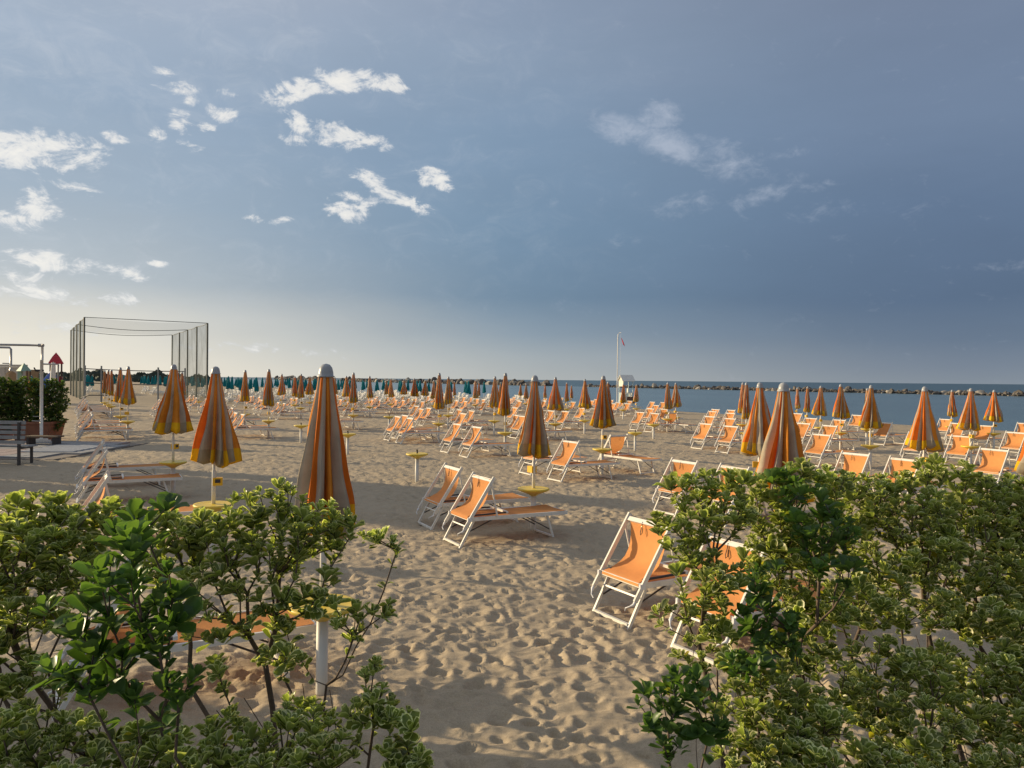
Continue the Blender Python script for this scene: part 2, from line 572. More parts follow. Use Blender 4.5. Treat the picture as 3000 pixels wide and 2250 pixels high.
def micro(x, y):
    """beach height with the ripples, at one place"""
    b_ = math.atan2(x, y)
    r_ = math.hypot(x, y)
    i = min(NR - 1, int(np.searchsorted(rad, r_)))
    kk = min(len(fine) - 1, max(0, int(round((math.degrees(b_) + 62) / 0.21))))
    return float(SZ[i, kk])


# ------------------------------------------------------------------ water
def water(name, color, rough, bumps, poly, z):
    m_ = bpy.data.materials.new(name)
    m_.use_nodes = True
    t = m_.node_tree
    t.nodes.clear()
    k = G(t)
    out = k.n('ShaderNodeOutputMaterial')
    p = k.n('ShaderNodeBsdfPrincipled')
    geo = k.n('ShaderNodeNewGeometry')
    mp = k.n('ShaderNodeMapping')
    mp.inputs['Rotation'].default_value = (0, 0, -YAW)
    mp.inputs['Scale'].default_value = (1.0, 0.42, 1.0)
    t.links.new(geo.outputs['Position'], mp.inputs[0])
    big = k.noise(mp.outputs[0], 0.035, 4.0, 0.6)
    colr = k.mix(k.rng(big, 0.35, 0.65), tuple(v * 0.86 for v in color) + (1,), tuple(v * 1.12 for v in color) + (1,))
    t.links.new(colr, p.inputs['Base Color'])
    p.inputs['Roughness'].default_value = rough
    p.inputs['IOR'].default_value = 1.33
    prev = None
    for sc_, st, dist in bumps:
        b = k.n('ShaderNodeBump')
        b.inputs['Strength'].default_value = st
        b.inputs['Distance'].default_value = dist
        t.links.new(k.noise(mp.outputs[0], sc_, 4.0, 0.6), b.inputs['Height'])
        if prev is not None:
            t.links.new(prev, b.inputs['Normal'])
        prev = b.outputs[0]
    t.links.new(prev, p.inputs['Normal'])
    t.links.new(p.outputs[0], out.inputs[0])
    me = bpy.data.meshes.new(name)
    me.from_pydata([(x, y, z) for x, y in poly], [], [tuple(range(len(poly)))])
    me.materials.append(m_)
    return tag(link(name, me), kind='structure')


BREAK_S = 222.0
water('sheltered_water', (0.10, 0.16, 0.175), 0.22, [(0.5, 0.5, 0.35), (2.2, 0.5, 0.10)],
      [spot(40, -900), spot(BREAK_S, -900), spot(BREAK_S, 3000), spot(40, 3000)], SEA_Z)
water('open_sea', (0.034, 0.075, 0.085), 0.30, [(0.12, 0.7, 1.2), (0.6, 0.6, 0.35)],
      [spot(BREAK_S, -14000), spot(26000, -14000), spot(26000, 30000), spot(BREAK_S, 30000)], SEA_Z)

# ------------------------------------------------------------------ breakwater: loose boulders in two lengths
M_ROCK = material('boulder', (0.12, 0.105, 0.09), 0.9, 0.5, 0.5, bump=0.5, bscale=3.0, dirt=(0.045, 0.042, 0.04))
M_ROCK2 = material('pale_boulder', (0.36, 0.32, 0.265), 0.9, 0.3, 0.5, bump=0.5, bscale=3.0, dirt=(0.22, 0.2, 0.17))


def boulder_mesh(seed, m_):
    r_ = random.Random(seed)
    import bmesh
    bm = bmesh.new()
    bmesh.ops.create_icosphere(bm, subdivisions=2, radius=1.0)
    planes = [(Vector((r_.gauss(0, 1), r_.gauss(0, 1), r_.gauss(0, 1))).normalized(), r_.uniform(0.55, 0.85)) for _ in range(9)]
    for v in bm.verts:
        for n, d in planes:
            e = v.co.dot(n) - d
            if e > 0:
                v.co -= n * e
        v.co *= r_.uniform(0.94, 1.06)
    me = bpy.data.meshes.new('boulder')
    bm.to_mesh(me)
    bm.free()
    me.materials.append(m_)
    return me


BOULDERS = [boulder_mesh(i, M_ROCK if i % 5 else M_ROCK2) for i in range(9)]
rr = random.Random(3)


def breakwater(label, t0, t1, n, size, top):
    root = thing('breakwater', label, 'breakwater', (*spot(BREAK_S, (t0 + t1) / 2), SEA_Z), YAW, 'rock breakwaters offshore')
    L = t1 - t0
    for i in range(n):
        layer = rr.random()
        o = link('boulder', BOULDERS[rr.randrange(9)], root)
        up = layer ** 1.3
        o.location = (rr.uniform(-3.4, 3.4) * (1 - 0.75 * up) - 0.8, -L / 2 + (i + rr.random()) / n * L, up * top * rr.uniform(0.6, 0.95) - 0.3)
        o.rotation_euler = (rr.uniform(0, 6), rr.uniform(0, 6), rr.uniform(0, 6))
        sz = size * (0.55 + 1.1 * rr.random() ** 2)
        o.scale = (sz, sz * rr.uniform(0.9, 1.4), sz * rr.uniform(0.6, 0.85))


    core = MB()
    for i in range(int(n * 3.2)):
        c_ = Vector((rr.uniform(-3.2, 2.6), rr.uniform(-L / 2, L / 2), rr.uniform(-0.2, 0.55 * top)))
        e = [Vector((rr.gauss(0, 1), rr.gauss(0, 1), rr.gauss(0, .8))).normalized() * size * rr.uniform(.4, .8) for _ in range(6)]
        pts = [c_ + Vector((size * .7, 0, 0)), c_ + Vector((0, size * .8, 0)), c_ - Vector((size * .7, 0, 0)), c_ - Vector((0, size * .8, 0)), c_ + Vector((0, 0, size * .5)) + e[0] * .4, c_ - Vector((0, 0, size * .5))]
        pts = [p_ + q_ * .25 for p_, q_ in zip(pts, e)]
        core.add(pts, [(0, 1, 4), (1, 2, 4), (2, 3, 4), (3, 0, 4), (1, 0, 5), (2, 1, 5), (3, 2, 5), (0, 3, 5)])
    tag(part('rubble_core', core, M_ROCK, root), kind='stuff')


def along_break(px):
    d = ray(px, 1150)
    k_ = BREAK_S / (0.863 * d.x + 0.505 * d.y)
    return -0.505 * d.x * k_ + 0.863 * d.y * k_


breakwater('long low wall of tan boulders off the beach, running out past the picture edge', along_break(3150), along_break(1722), 296, 1.0, 1.25)
breakwater('dark boulder wall further out, behind the middle parasols', along_break(1614), along_break(1010), 250, 2.3, 1.6)
breakwater('short dark boulder wall furthest away, behind the teal parasols', along_break(960), along_break(815), 130, 3.4, 1.7)

# ------------------------------------------------------------------ wooded shore far up the coast
M_FARTREE = material('far_trees', (0.06, 0.078, 0.062), 0.9, 0.35, 0.3)
tm = MB()
for i in range(2600):
    px = rr.uniform(-250, 610)
    dpt = rr.uniform(330, 460)
    hgt = 5.2 + 1.6 * math.sin(px * 0.031) + 1.2 * math.sin(px * 0.11 + 1)
    hgt *= 0.72 if px < 330 else 0.6
    x = (px - 1500) / FPX * dpt
    z = rr.uniform(0.0, 1.0) ** 0.7 * hgt
    a = rr.uniform(0, math.pi)
    w_, h_ = rr.uniform(0.8, 2.2), rr.uniform(0.6, 1.5)
    dxv, dyv = math.cos(a) * w_, math.sin(a) * w_
    lean = rr.uniform(-0.5, 0.5)
    tm.add([(x - dxv, dpt - dyv, z - h_ * .3), (x + lean, dpt, z - h_), (x + dxv, dpt + dyv, z), (x - lean, dpt + lean, z + h_)], [(0, 1, 2, 3)])
tag(link('coast_woods', tm.mesh('coast_woods', M_FARTREE)), kind='stuff')

# ------------------------------------------------------------------ closed parasols
def canopy_builder(seed, r_top, r_bot, h_top, h_bot, flare=1.0, depth=0.3, stripes=12, per=8, rings=15, lop=0.25):
    """a folded striped canopy: pleated cone, hem tucked in under it. Materials: orange, amber, beige, yellow"""
    r_ = random.Random(seed)
    n = stripes * per
    mb = MB()
    # ridge positions wander so that no two pleats are alike
    widths = [r_.uniform(0.6, 1.6) for _ in range(stripes)]
    tot = sum(widths)
    edges = [0.0]
    for w_ in widths:
        edges.append(edges[-1] + w_ / tot)
    amp = [r_.uniform(0.25, 1.45) for _ in range(stripes)]
    shade = [r_.choice((0, 1)) for _ in range(stripes)]
    ecc, ea = r_.uniform(0.05, lop), r_.uniform(0, 6.28)
    twist = r_.uniform(-0.35, 0.35)
    hem = [r_.uniform(-0.085, 0.06) for _ in range(stripes)]
    sway = [r_.uniform(-0.25, 0.25) for _ in range(stripes)]
    vs = []
    for i in range(rings):
        tt = i / (rings - 1)
        z = h_top + (h_bot - h_top) * tt
        rad_ = r_top + (r_bot - r_top) * (tt ** flare)
        for s_ in range(stripes):
            for j in range(per):
                f = j / per
                a = 2 * math.pi * (edges[s_] + (edges[s_ + 1] - edges[s_]) * f)
                ridge = 1 - abs(2 * f - 1)
                ridge = ridge ** 1.3
                dp = depth * amp[s_] * min(1.0, 0.25 + 1.1 * tt)
                rr_ = rad_ * (1 - dp + dp * 1.25 * ridge)
                rr_ *= 1 + ecc * math.cos(a - ea) * tt
                rr_ += 0.014 * math.sin(a * 5 + z * 7 + seed) * tt + 0.008 * math.sin(a * 11 - z * 13) * tt + 0.012 * math.sin(z * 9 + seed * 2 + 2 * a) * tt * (1 - tt) * 2
                aa = a + twist * tt + sway[s_] * 0.3 * tt * math.sin(math.pi * f)
                zz = z
                if i >= rings - 3:
                    zz += (hem[s_] * (1 - f) + hem[(s_ + 1) % stripes] * f) * (i - rings + 4) / 3.0 + 0.03 * (1 - ridge) * (i == rings - 1)
                vs.append((rr_ * math.cos(aa), rr_ * math.sin(aa), zz))
    base_last = (rings - 1) * n
    # tuck: hem folds in under towards the pole
    for rad_k, dz_ in ((0.62, -0.045), (0.2, -0.02)):
        for k_ in range(n):
            x, y, z = vs[base_last + k_]
            vs.append((x * rad_k, y * rad_k, z + dz_))
    total_r = rings + 2
    fs, ms = [], []
    band = max(1, int(round((rings - 1) * 0.84)))
    for i in range(total_r - 1):
        for k_ in range(n):
            s_ = k_ // per
            k2 = (k_ + 1) % n
            fs.append((i * n + k_, (i + 1) * n + k_, (i + 1) * n + k2, i * n + k2))
            if s_ % 2:
                ms.append(4 if i >= band else 2)
            else:
                ms.append(3 if i >= band else shade[s_])
    b = len(mb.v)
    mb.v.extend(vs)
    mb.f.extend(fs)
    mb.m.extend(ms)
    return mb


CLOTH = [M_ORANGE, M_AMBER, M_BEIGE, M_YELLOW, M_BEIGE2]
TOP = 2.63
CANOPIES = {
    'slim': [canopy_builder(s_, .055, .15, 2.53, 1.26, 0.9, .52).mesh('canopy', CLOTH, True) for s_ in (1, 2, 3)],
    'mid': [canopy_builder(s_, .060, .215, 2.53, 1.28, 1.0, .52).mesh('canopy', CLOTH, True) for s_ in (11, 12, 13, 14)],
    'wide': [canopy_builder(s_, .060, .325, 2.53, 1.30, 1.12, .52).mesh('canopy', CLOTH, True) for s_ in (21, 22, 23)],
    'front': [canopy_builder(31, .062, .265, 2.54, 1.335, 1.0, .50, per=10, rings=22).mesh('canopy', CLOTH, True)],
    'fan': [canopy_builder(s_, .060, .36, 2.53, 1.30, 1.2, .42, lop=.4).mesh('canopy', CLOTH, True) for s_ in (41, 42)],
}
POST = MB().lathe([(0.0, -0.25), (0.046, -0.25), (0.046, 0.60), (0.0, 0.60)], 16).mesh('post', M_POST, True)
POLE = MB().lathe([(0.0, 0.60), (0.027, 0.60), (0.027, 1.16), (0.019, 1.18), (0.019, 2.56), (0.0, 2.56)], 12).mesh('pole', M_WHITE, True)
CAP = MB().lathe([(0.066, 2.522), (0.072, 2.528), (0.060, 2.534), (0.058, 2.560), (0.049, 2.598), (0.030, 2.622), (0.0, 2.63)], 20).mesh('cap', M_CAP, True)
DISC = MB().lathe([(0.0, 0.708), (0.04, 0.706), (0.24, 0.704), (0.262, 0.708), (0.270, 0.698), (0.268, 0.676), (0.245, 0.664), (0.13, 0.620), (0.075, 0.595), (0.048, 0.575), (0.0, 0.575)], 32).mesh('table_top', M_DISC, True)
SOCKET = MB().tube([(0, 0, 0.70), (0, 0, 0.80)], 0.022, 10).mesh('socket', M_DARK, True)
bx = MB().box((0.05, 0.0, 1.02), (0.13, 0.10, 0.11), 0)
bx.box((0.05, -0.052, 1.03), (0.07, 0.006, 0.05), 1)
CLIP = bx.mesh('clip_box', [M_BOX, M_DARK])


WIDTH = {944: .90, 624: .98, 507: 1.1, 1563: .80, 1713: .9, 2707: .95, 374: .9, 825: .9, 1448: .85}


def parasol(label, x, y, kind, var, spin, zs=1.0, ws=1.0, disc=True, group='closed orange striped parasols'):
    root = thing('closed_parasol', label, 'parasol', (x, y, float(land(x, y))), 0.0, group)
    kids = [('post', POST), ('pole', POLE), ('cap', CAP), ('canopy', CANOPIES[kind][var % len(CANOPIES[kind])])]
    if disc:
        kids += [('table_top', DISC)] + ([('clip_box', CLIP)] if kind != 'front' else [])
    for nm, me in kids:
        o = link(nm, me, mast if nm == 'cap' else root)
        if nm == 'pole':
            mast = o
        if nm in ('canopy', 'clip_box'):
            o.rotation_euler = (0, 0, spin)
        if nm in ('canopy', 'pole'):
            o.scale = (ws if nm == 'canopy' else 1, ws if nm == 'canopy' else 1, zs)
    root.rotation_euler = (rr.uniform(-.010, .010), rr.uniform(-.004, .010), 0)
    return root


def bare_table(label, x, y):
    root = thing('beach_table', label, 'table', (x, y, float(land(x, y))), 0.0, 'yellow tables without a parasol')
    for nm, me in (('post', POST), ('table_top', DISC), ('socket', SOCKET)):
        link(nm, me, root)
    return root


# x of the mast, top, lower edge of the cloth, table top (or None) in the photograph, shape, variant, spin, label (None: told by its neighbours)
P = [
    (944, 1065, 1545, 1770, 'front', 0, 2.2, 'nearest closed orange and beige parasol, its foot behind the bushes of the left clump'),
    (624, 1073, 1383, 1477, 'wide', 0, 0.4, 'wide closed striped parasol with yellow hem, next beyond the nearest one'),
    (507, 1067, 1283, 1353, 'wide', 1, 1.3, 'spread closed parasol with flared yellow hem, in front of the ball court cage'),
    (533, 1089, 1150, None, 'mid', 1, 0, 'small closed parasol peeping out behind the flared one at the ball court'),
    (374, 1069, 1182, 1219, 'wide', 2, 4.4, 'front parasol of the tight row at the ball court, one flank lit orange'),
    (353, 1067, 1180, 1197, 'mid', 0, 0.6, 'second parasol of the tight row at the ball court'),
    (326, 1080, 1156, 1180, 'slim', 0, 0.3, 'third parasol of the tight row at the ball court'),
    (317, 1080, 1156, 1172, 'slim', 1, 1.3, 'fourth parasol of the tight row at the ball court'),
    (307, 1082, 1155, 1166, 'slim', 2, 2.3, 'hindmost parasol of the tight row at the ball court'),
    (717, 1080, 1172, 1200, 'mid', 2, 1.0, None), (787, 1081, 1186, 1220, 'mid', 3, 2.0, None), (825, 1095, 1157, 1180, 'wide', 0, 3.1, None),
    (863, 1102, 1158, None, 'mid', 0, 4.0, None), (881, 1095, 1164, 1188, 'mid', 1, 0.2, None), (907, 1102, 1152, None, 'wide', 1, 1.2, None),
    (981, 1105, 1150, None, 'mid', 2, 2.2, None), (1014, 1101, 1156, None, 'wide', 2, 3.2, None), (1035, 1091, 1177, 1206, 'mid', 3, 4.2, None),
    (1083, 1101, 1164, 1186, 'mid', 0, 5.2, None), (1132, 1113, 1154, None, 'mid', 1, 0.7, None), (1145, 1108, 1159, None, 'mid', 2, 1.7, None),
    (1184, 1111, 1154, None, 'wide', 0, 2.7, None), (1214, 1108, 1160, 1181, 'wide', 1, 3.7, None), (1246, 1113, 1158, None, 'wide', 2, 4.7, None),
    (1285, 1092, 1205, 1240, 'mid', 3, 5.7, None), (1271, 1113, 1165, None, 'mid', 0, 0.1, None), (1313, 1103, 1182, 1209, 'mid', 1, 1.1, None),
    (1331, 1117, 1158, None, 'slim', 0, 2.1, None), (1392, 1113, 1165, 1183, 'mid', 2, 3.1, None), (1403, 1120, 1160, None, 'slim', 1, 4.1, None),
    (1448, 1102, 1193, 1224, 'wide', 0, 5.1, None), (1466, 1120, 1165, None, 'mid', 3, 0.4, None), (1480, 1092, 1225, 1267, 'mid', 0, 1.4, None),
    (1525, 1124, 1160, None, 'mid', 1, 2.4, None), (1541, 1124, 1168, None, 'mid', 2, 3.4, None),
    (1563, 1099, 1357, 1431, 'wide', 1, 2.2, 'closed parasol with white table over the front pair of loungers, open sand before it'),
    (1596, 1125, 1166, None, 'slim', 2, 5.4, None), (1627, 1104, 1206, 1241, 'fan', 0, 1.0, None), (1660, 1120, 1175, None, 'slim', 0, 1.9, None),
    (1674, 1128, 1169, None, 'slim', 1, 2.9, None), (1713, 1110, 1195, 1224, 'fan', 1, 3.9, None),
    (1764, 1100, 1265, 1315, 'wide', 2, 0.5, 'orange closed parasol with broad yellow hem, beside the flagpole tower'),
    (1780, 1118, 1186, None, 'mid', 3, 5.9, None), (1826, 1124, 1178, None, 'mid', 0, 0.8, 'small closed parasol standing right in front of the lifeguard tower'),
    (1864, 1126, 1178, 1194, 'mid', 1, 1.8, 'slim closed parasol just beside the lifeguard tower, against the water'),
    (1956, 1120, 1197, 1222, 'mid', 2, 2.8, None), (1980, 1121, 1195, 1216, 'wide', 0, 3.8, None),
    (2174, 1120, 1229, 1243, 'mid', 3, 4.8, None), (2187, 1120, 1222, None, 'slim', 2, 5.8, None),
    (2225, 1120, 1329, None, 'fan', 0, 2.9, 'spread closed parasol with yellow hem, half hidden by the big one in the leafy hedge'),
    (2291, 1120, 1470, None, 'wide', 1, 1.6, 'big closed parasol rising out of the leafy hedge, its foot hidden by leaves'),
    (2335, 1135, 1197, None, 'slim', 0, 2.6, None), (2364, 1132, 1207, None, 'slim', 1, 3.6, None), (2404, 1130, 1215, None, 'wide', 2, 4.6, None),
    (2463, 1125, 1231, 1267, 'wide', 0, 5.6, None), (2549, 1128, 1263, 1305, 'wide', 1, 0.9, None), (2539, 1137, 1225, None, 'slim', 2, 1.9, None),
    (2707, 1132, 1319, None, 'fan', 1, 4.9, 'broad closed parasol with many yellow patches, above the hedge against the water'),
    (2787, 1142, 1220, None, 'mid', 0, 3.9, None), (2843, 1137, 1258, None, 'wide', 2, 4.9, None), (2912, 1142, 1233, None, 'fan', 0, 5.9, None),
    (3052, 1128, 1402, None, 'wide', 0, 0.3, 'parasol cut by the picture edge, only its yellow hem in view'),
]
PARASOLS = []
marks = [(944, 'the nearest parasol'), (624, 'the wide parasol with yellow hem'), (1563, 'the parasol over the front loungers'), (1764, 'the yellow-hemmed parasol by the tower'),
         (1838, 'the lifeguard tower'), (2291, 'the big parasol in the hedge'), (2707, 'the broad parasol above the hedge')]
ORD = ['first', 'second', 'third', 'fourth', 'fifth', 'sixth', 'seventh', 'eighth', 'ninth', 'tenth', 'eleventh', 'twelfth', 'thirteenth', 'fourteenth',
       'fifteenth', 'sixteenth', 'seventeenth', 'eighteenth', 'nineteenth', 'twentieth']


def neighbour_label(px, others, lead, tail=''):
    """says which one of many small look-alikes: its place counted from the nearest landmark"""
    best = None
    for mx, name in marks:
        if px > mx:
            n = sum(1 for o in others if mx < o < px)
            side = 'right'
        else:
            n = sum(1 for o in others if px < o < mx)
            side = 'left'
        if best is None or n < best[0]:
            best = (n, side, name)
    return f'{lead}, {ORD[best[0]]} {best[1]} of {best[2]}{tail}'


small_px = [p_[0] for p_ in P if p_[7] is None]
SHAPE_WORD = {'slim': 'slim', 'mid': 'neatly', 'wide': 'loosely', 'fan': 'widely flared', 'front': ''}
for (px, ty, by, dyy, kind, var, spin, label) in P:
    if dyy is not None and dyy > 1228:
        x, y = on_land(px, dyy, 0.70)
    else:
        dep = (1.34 if kind != 'slim' else 1.36) * FPX / (by - ty)
        if dyy is not None:
            dep = 0.5 * dep + 0.5 * on_land(px, dyy, 0.70)[1]
        dd = ray(px, by)
        x, y = dd.x / dd.y * dep, dep
    need = at_depth(px, ty, y).z - float(land(x, y))
    zs = min(1.10, max(0.88, need / TOP))
    if label is None:
        lead = {'slim': 'slim furled parasol', 'mid': 'furled striped parasol', 'wide': 'loosely furled parasol', 'fan': 'flared furled parasol'}[kind]
        label = neighbour_label(px, small_px, lead)
    PARASOLS.append((px, x, y, label))
    parasol(label, x, y, kind, var, spin, zs, WIDTH.get(px, 1.0))

T = [(882, 1246, 'empty yellow table half hidden by the nearest parasol'), (1019, 1271, 'empty yellow table just right of the nearest parasol'),
     (1140, 1220, 'far yellow table peeping out left of two orange loungers'), (1222, 1329, 'empty yellow table alone on the sand in front of the loungers'),
     (1861, 1267, 'empty yellow table behind the turned-round lounger'), (1915, 1243, 'empty yellow table on a tall white post before two loungers'),
     (556, 1170, 'dull table under the ball court net, the left one'), (581, 1176, 'dull table under the ball court net, the right one')]
TABLES = []
for px, dyy, label in T:
    x, y = on_land(px, dyy, 0.70)
    bare_table(label, x, y)
    TABLES.append((px, x, y))

# ------------------------------------------------------------------ sun loungers with a tipped-up shade frame
def grid(mb, rows, mi=0):
    n = len(rows[0])
    b = len(mb.v)
    for r_ in rows:
        mb.v.extend([tuple(p_) for p_ in r_])
    for i in range(len(rows) - 1):
        for j in range(n - 1):
            mb.f.append((b + i * n + j, b + i * n + j + 1, b + (i + 1) * n + j + 1, b + (i + 1) * n + j))
            mb.m.append(mi)
    return mb


def lounger_parts(variant=0):
    """x runs from the head end towards the foot, y across. Returns [(name, MB, material key)]"""
    W = 0.315
    L = []
    for s_ in (-1, 1):
        L.append(('side_rail', MB().bar((0.13, s_ * W, 0.405), (1.88, s_ * W, 0.395), 0.028, 0.055), 'w'))
    L.append(('end_bar', MB().bar((0.14, -W + .015, 0.41), (0.14, W - .015, 0.41), 0.03, 0.045), 'w'))
    L.append(('end_bar', MB().bar((1.868, -W + .015, 0.397), (1.868, W - .015, 0.397), 0.024, 0.045), 'w'))
    rows = []
    for i in range(13):
        x = 0.15 + i / 12 * 1.71
        sag = -0.022 * math.sin(math.pi * i / 12)
        rows.append([(x, yy * (W - 0.004), 0.437 + sag - 0.012 * (1 - yy * yy) - 0.0057 * i / 12) for yy in (-1, -.6, -.2, .2, .6, 1)])
    L.append(('bed_cloth', grid(MB(), rows), 'c'))
    bf = MB()
    for s_ in (-1, 1):
        bf.bar((0.20, s_ * 0.27, 0.452), (0.80, s_ * 0.27, 0.462), 0.022, 0.022, 0)
    L.append(('back_frame', bf, 'd'))
    L.append(('back_bar', MB().bar((0.80, -0.29, 0.465), (0.80, 0.29, 0.465), 0.035, 0.03), 'w'))
    # shade frame: two long rails leaning towards the foot end
    lo, hi = Vector((0.047, 0, 0.265)), Vector((0.535, 0, 1.02))
    for s_ in (-1, 1):
        e = Vector((0, s_ * (W + 0.028), 0))
        L.append(('shade_rail', MB().bar(lo + e, hi + e, 0.022, 0.05, up=(-0.83, 0, 0.55)), 'w'))
    L.append(('top_bar', MB().bar((0.503, -W - .012, 0.965), (0.503, W + .012, 0.965), 0.05, 0.03, up=(-.8, 0, .6)), 'w'))
    prof = [(0.517, 0.988), (0.494, 0.984), (0.484, 0.945), (0.476, 0.88), (0.467, 0.81), (0.452, 0.735), (0.424, 0.66), (0.385, 0.59), (0.32, 0.535), (0.245, 0.495), (0.175, 0.468), (0.128, 0.45), (0.112, 0.428), (0.118, 0.40)]
    if variant == 1:
        prof = [(a + 0.03 * math.sin(math.pi * i / 13), b - 0.02 * math.sin(math.pi * i / 13)) for i, (a, b) in enumerate(prof)]
    rows = []
    for i, (a, b) in enumerate(prof):
        k_ = math.sin(math.pi * i / (len(prof) - 1))
        wy = W - 0.012 - 0.030 * k_
        rows.append([(a + 0.016 * k_ * (1 - yy * yy) + 0.005 * math.sin(9 * yy + i * .9 + variant) * k_, yy * wy, b) for yy in (-1, -.7, -.35, 0, .35, .7, 1)])
    L.append(('shade_cloth', grid(MB(), rows), 'c'))
    for s_ in (-1, 1):
        L.append(('strut', MB().bar((0.478, s_ * (W + 0.05), 0.915), (0.60, s_ * (W + 0.03), 0.41), 0.012, 0.024, up=(1, 0, 0)), 'w'))
    for s_ in (-1, 1):
        L.append(('head_leg', MB().bar((-0.004, s_ * (W - 0.02), -0.03), (0.235, s_ * (W - 0.02), 0.40), 0.026, 0.036, up=(-1, 0, .5)), 'w'))
        L.append(('foot_leg', MB().bar((1.664, s_ * (W - 0.045), -0.03), (1.525, s_ * (W - 0.045), 0.375), 0.026, 0.034, up=(1, 0, .4)), 'w'))
        L.append(('brace', MB().bar((0.11, s_ * (W - 0.055), 0.19), (0.60, s_ * (W - 0.055), 0.385), 0.010, 0.016), 'd'))
        L.append(('brace', MB().bar((1.14, s_ * (W - 0.075), 0.375), (1.61, s_ * (W - 0.075), 0.13), 0.010, 0.016), 'd'))
    L.append(('foot_bar', MB().bar((0.01, -W + .035, 0.022), (0.01, W - .035, 0.022), 0.034, 0.03), 'w'))
    L.append(('cross_bar', MB().bar((0.15, -W + .035, 0.275), (0.15, W - .035, 0.275), 0.018, 0.055, up=(-1, 0, .5)), 'w'))
    L.append(('foot_bar', MB().bar((1.655, -W + .062, 0.022), (1.655, W - .062, 0.022), 0.034, 0.028), 'w'))
    for s_ in (-1, 1):
        hb = MB().tube([(0.05, s_ * (W + 0.028), 0.275), (0.028, s_ * (W + 0.03), 0.238), (0.0, s_ * (W + 0.005), 0.222), (-0.03, s_ * (W - 0.03), 0.20), (-0.02, s_ * (W - 0.05), 0.165)], [0.017, 0.019, 0.008, 0.007, 0.005], 7)
        L.append(('tie_cord', hb, 'k'))
        L.append(('hinge', MB().box((0.135, s_ * (W + 0.030), 0.405), (0.07, 0.024, 0.055)), 'k'))
    lb = MB().box((0.503, 0.09, 0.86), (0.003, 0.035, 0.05))
    L.append(('tie_loop', MB().tube([(0.478, 0.06, 0.91), (0.465, 0.055, 0.85), (0.460, 0.075, 0.83), (0.466, 0.085, 0.86), (0.478, 0.075, 0.92), (0.483, 0.07, 0.97)], 0.0045, 5), 'd'))
    return L


MATK = {'w': M_WHITE, 'c': M_BED, 'd': M_DARK, 'k': M_CORD}
LOUNGE = []
for v_ in (0, 1):
    LOUNGE.append([(nm, mb.mesh(nm, MATK[k_], nm.endswith('cloth') or nm.startswith('tie'))) for nm, mb, k_ in lounger_parts(v_)])


def joined(cloth, drop=()):
    mb = MB()
    order = ['w', 'c', 'd', 'k']
    for nm, m_, k_ in lounger_parts(0):
        if nm in drop:
            continue
        mb.add(m_.v, m_.f, order.index(k_))
    return mb.mesh('sun_lounger', [M_WHITE, cloth, M_DARK, M_CORD])


FAR_ORANGE = joined(M_BED, ('brace', 'tie_loop'))
FAR_WHITE = joined(M_BEDW, ('brace', 'tie_loop', 'back_frame'))
LOUNGERS = []          # s, t of the head end of every one placed


def st(x, y):
    return 0.863 * x + 0.505 * y, -0.505 * x + 0.863 * y


def lounger(label, x, y, yaw=None, var=0, group='orange sun loungers', whole=True, mesh=None, name='sun_lounger'):
    yaw = YAW + rr.uniform(-0.035, 0.035) if yaw is None else yaw
    z = (float(land(x, y)) + float(land(x + 1.6 * math.cos(yaw), y + 1.6 * math.sin(yaw)))) / 2
    tilt = math.atan2(float(land(x + 1.6 * math.cos(yaw), y + 1.6 * math.sin(yaw))) - float(land(x, y)), 1.6)
    if whole:
        root = thing(name, label, 'sun lounger', (x, y, z), yaw, group)
        rails, cloth, seen = [], None, {}
        for nm, me in LOUNGE[var % 2]:
            seen[nm] = seen.get(nm, -1) + 1
            holder = rails[seen[nm]] if nm in ('tie_cord', 'hinge') else cloth if nm == 'tie_loop' else root
            o = link(nm, me, holder)
            if nm == 'shade_rail':
                rails.append(o)
            elif nm == 'shade_cloth':
                cloth = o
    else:
        root = tag(link(name, mesh), label, 'sun lounger', group)
        root.location = (x, y, z)
    root.location.z += 0.022
    root.rotation_euler = (rr.uniform(-.008, .008), -tilt, yaw)
    LOUNGERS.append(st(x, y))
    return root


def head_from_top(px, py):
    x, y = on_land(px, py, 0.985)
    return x - 0.505 * 0.863, y - 0.505 * 0.505


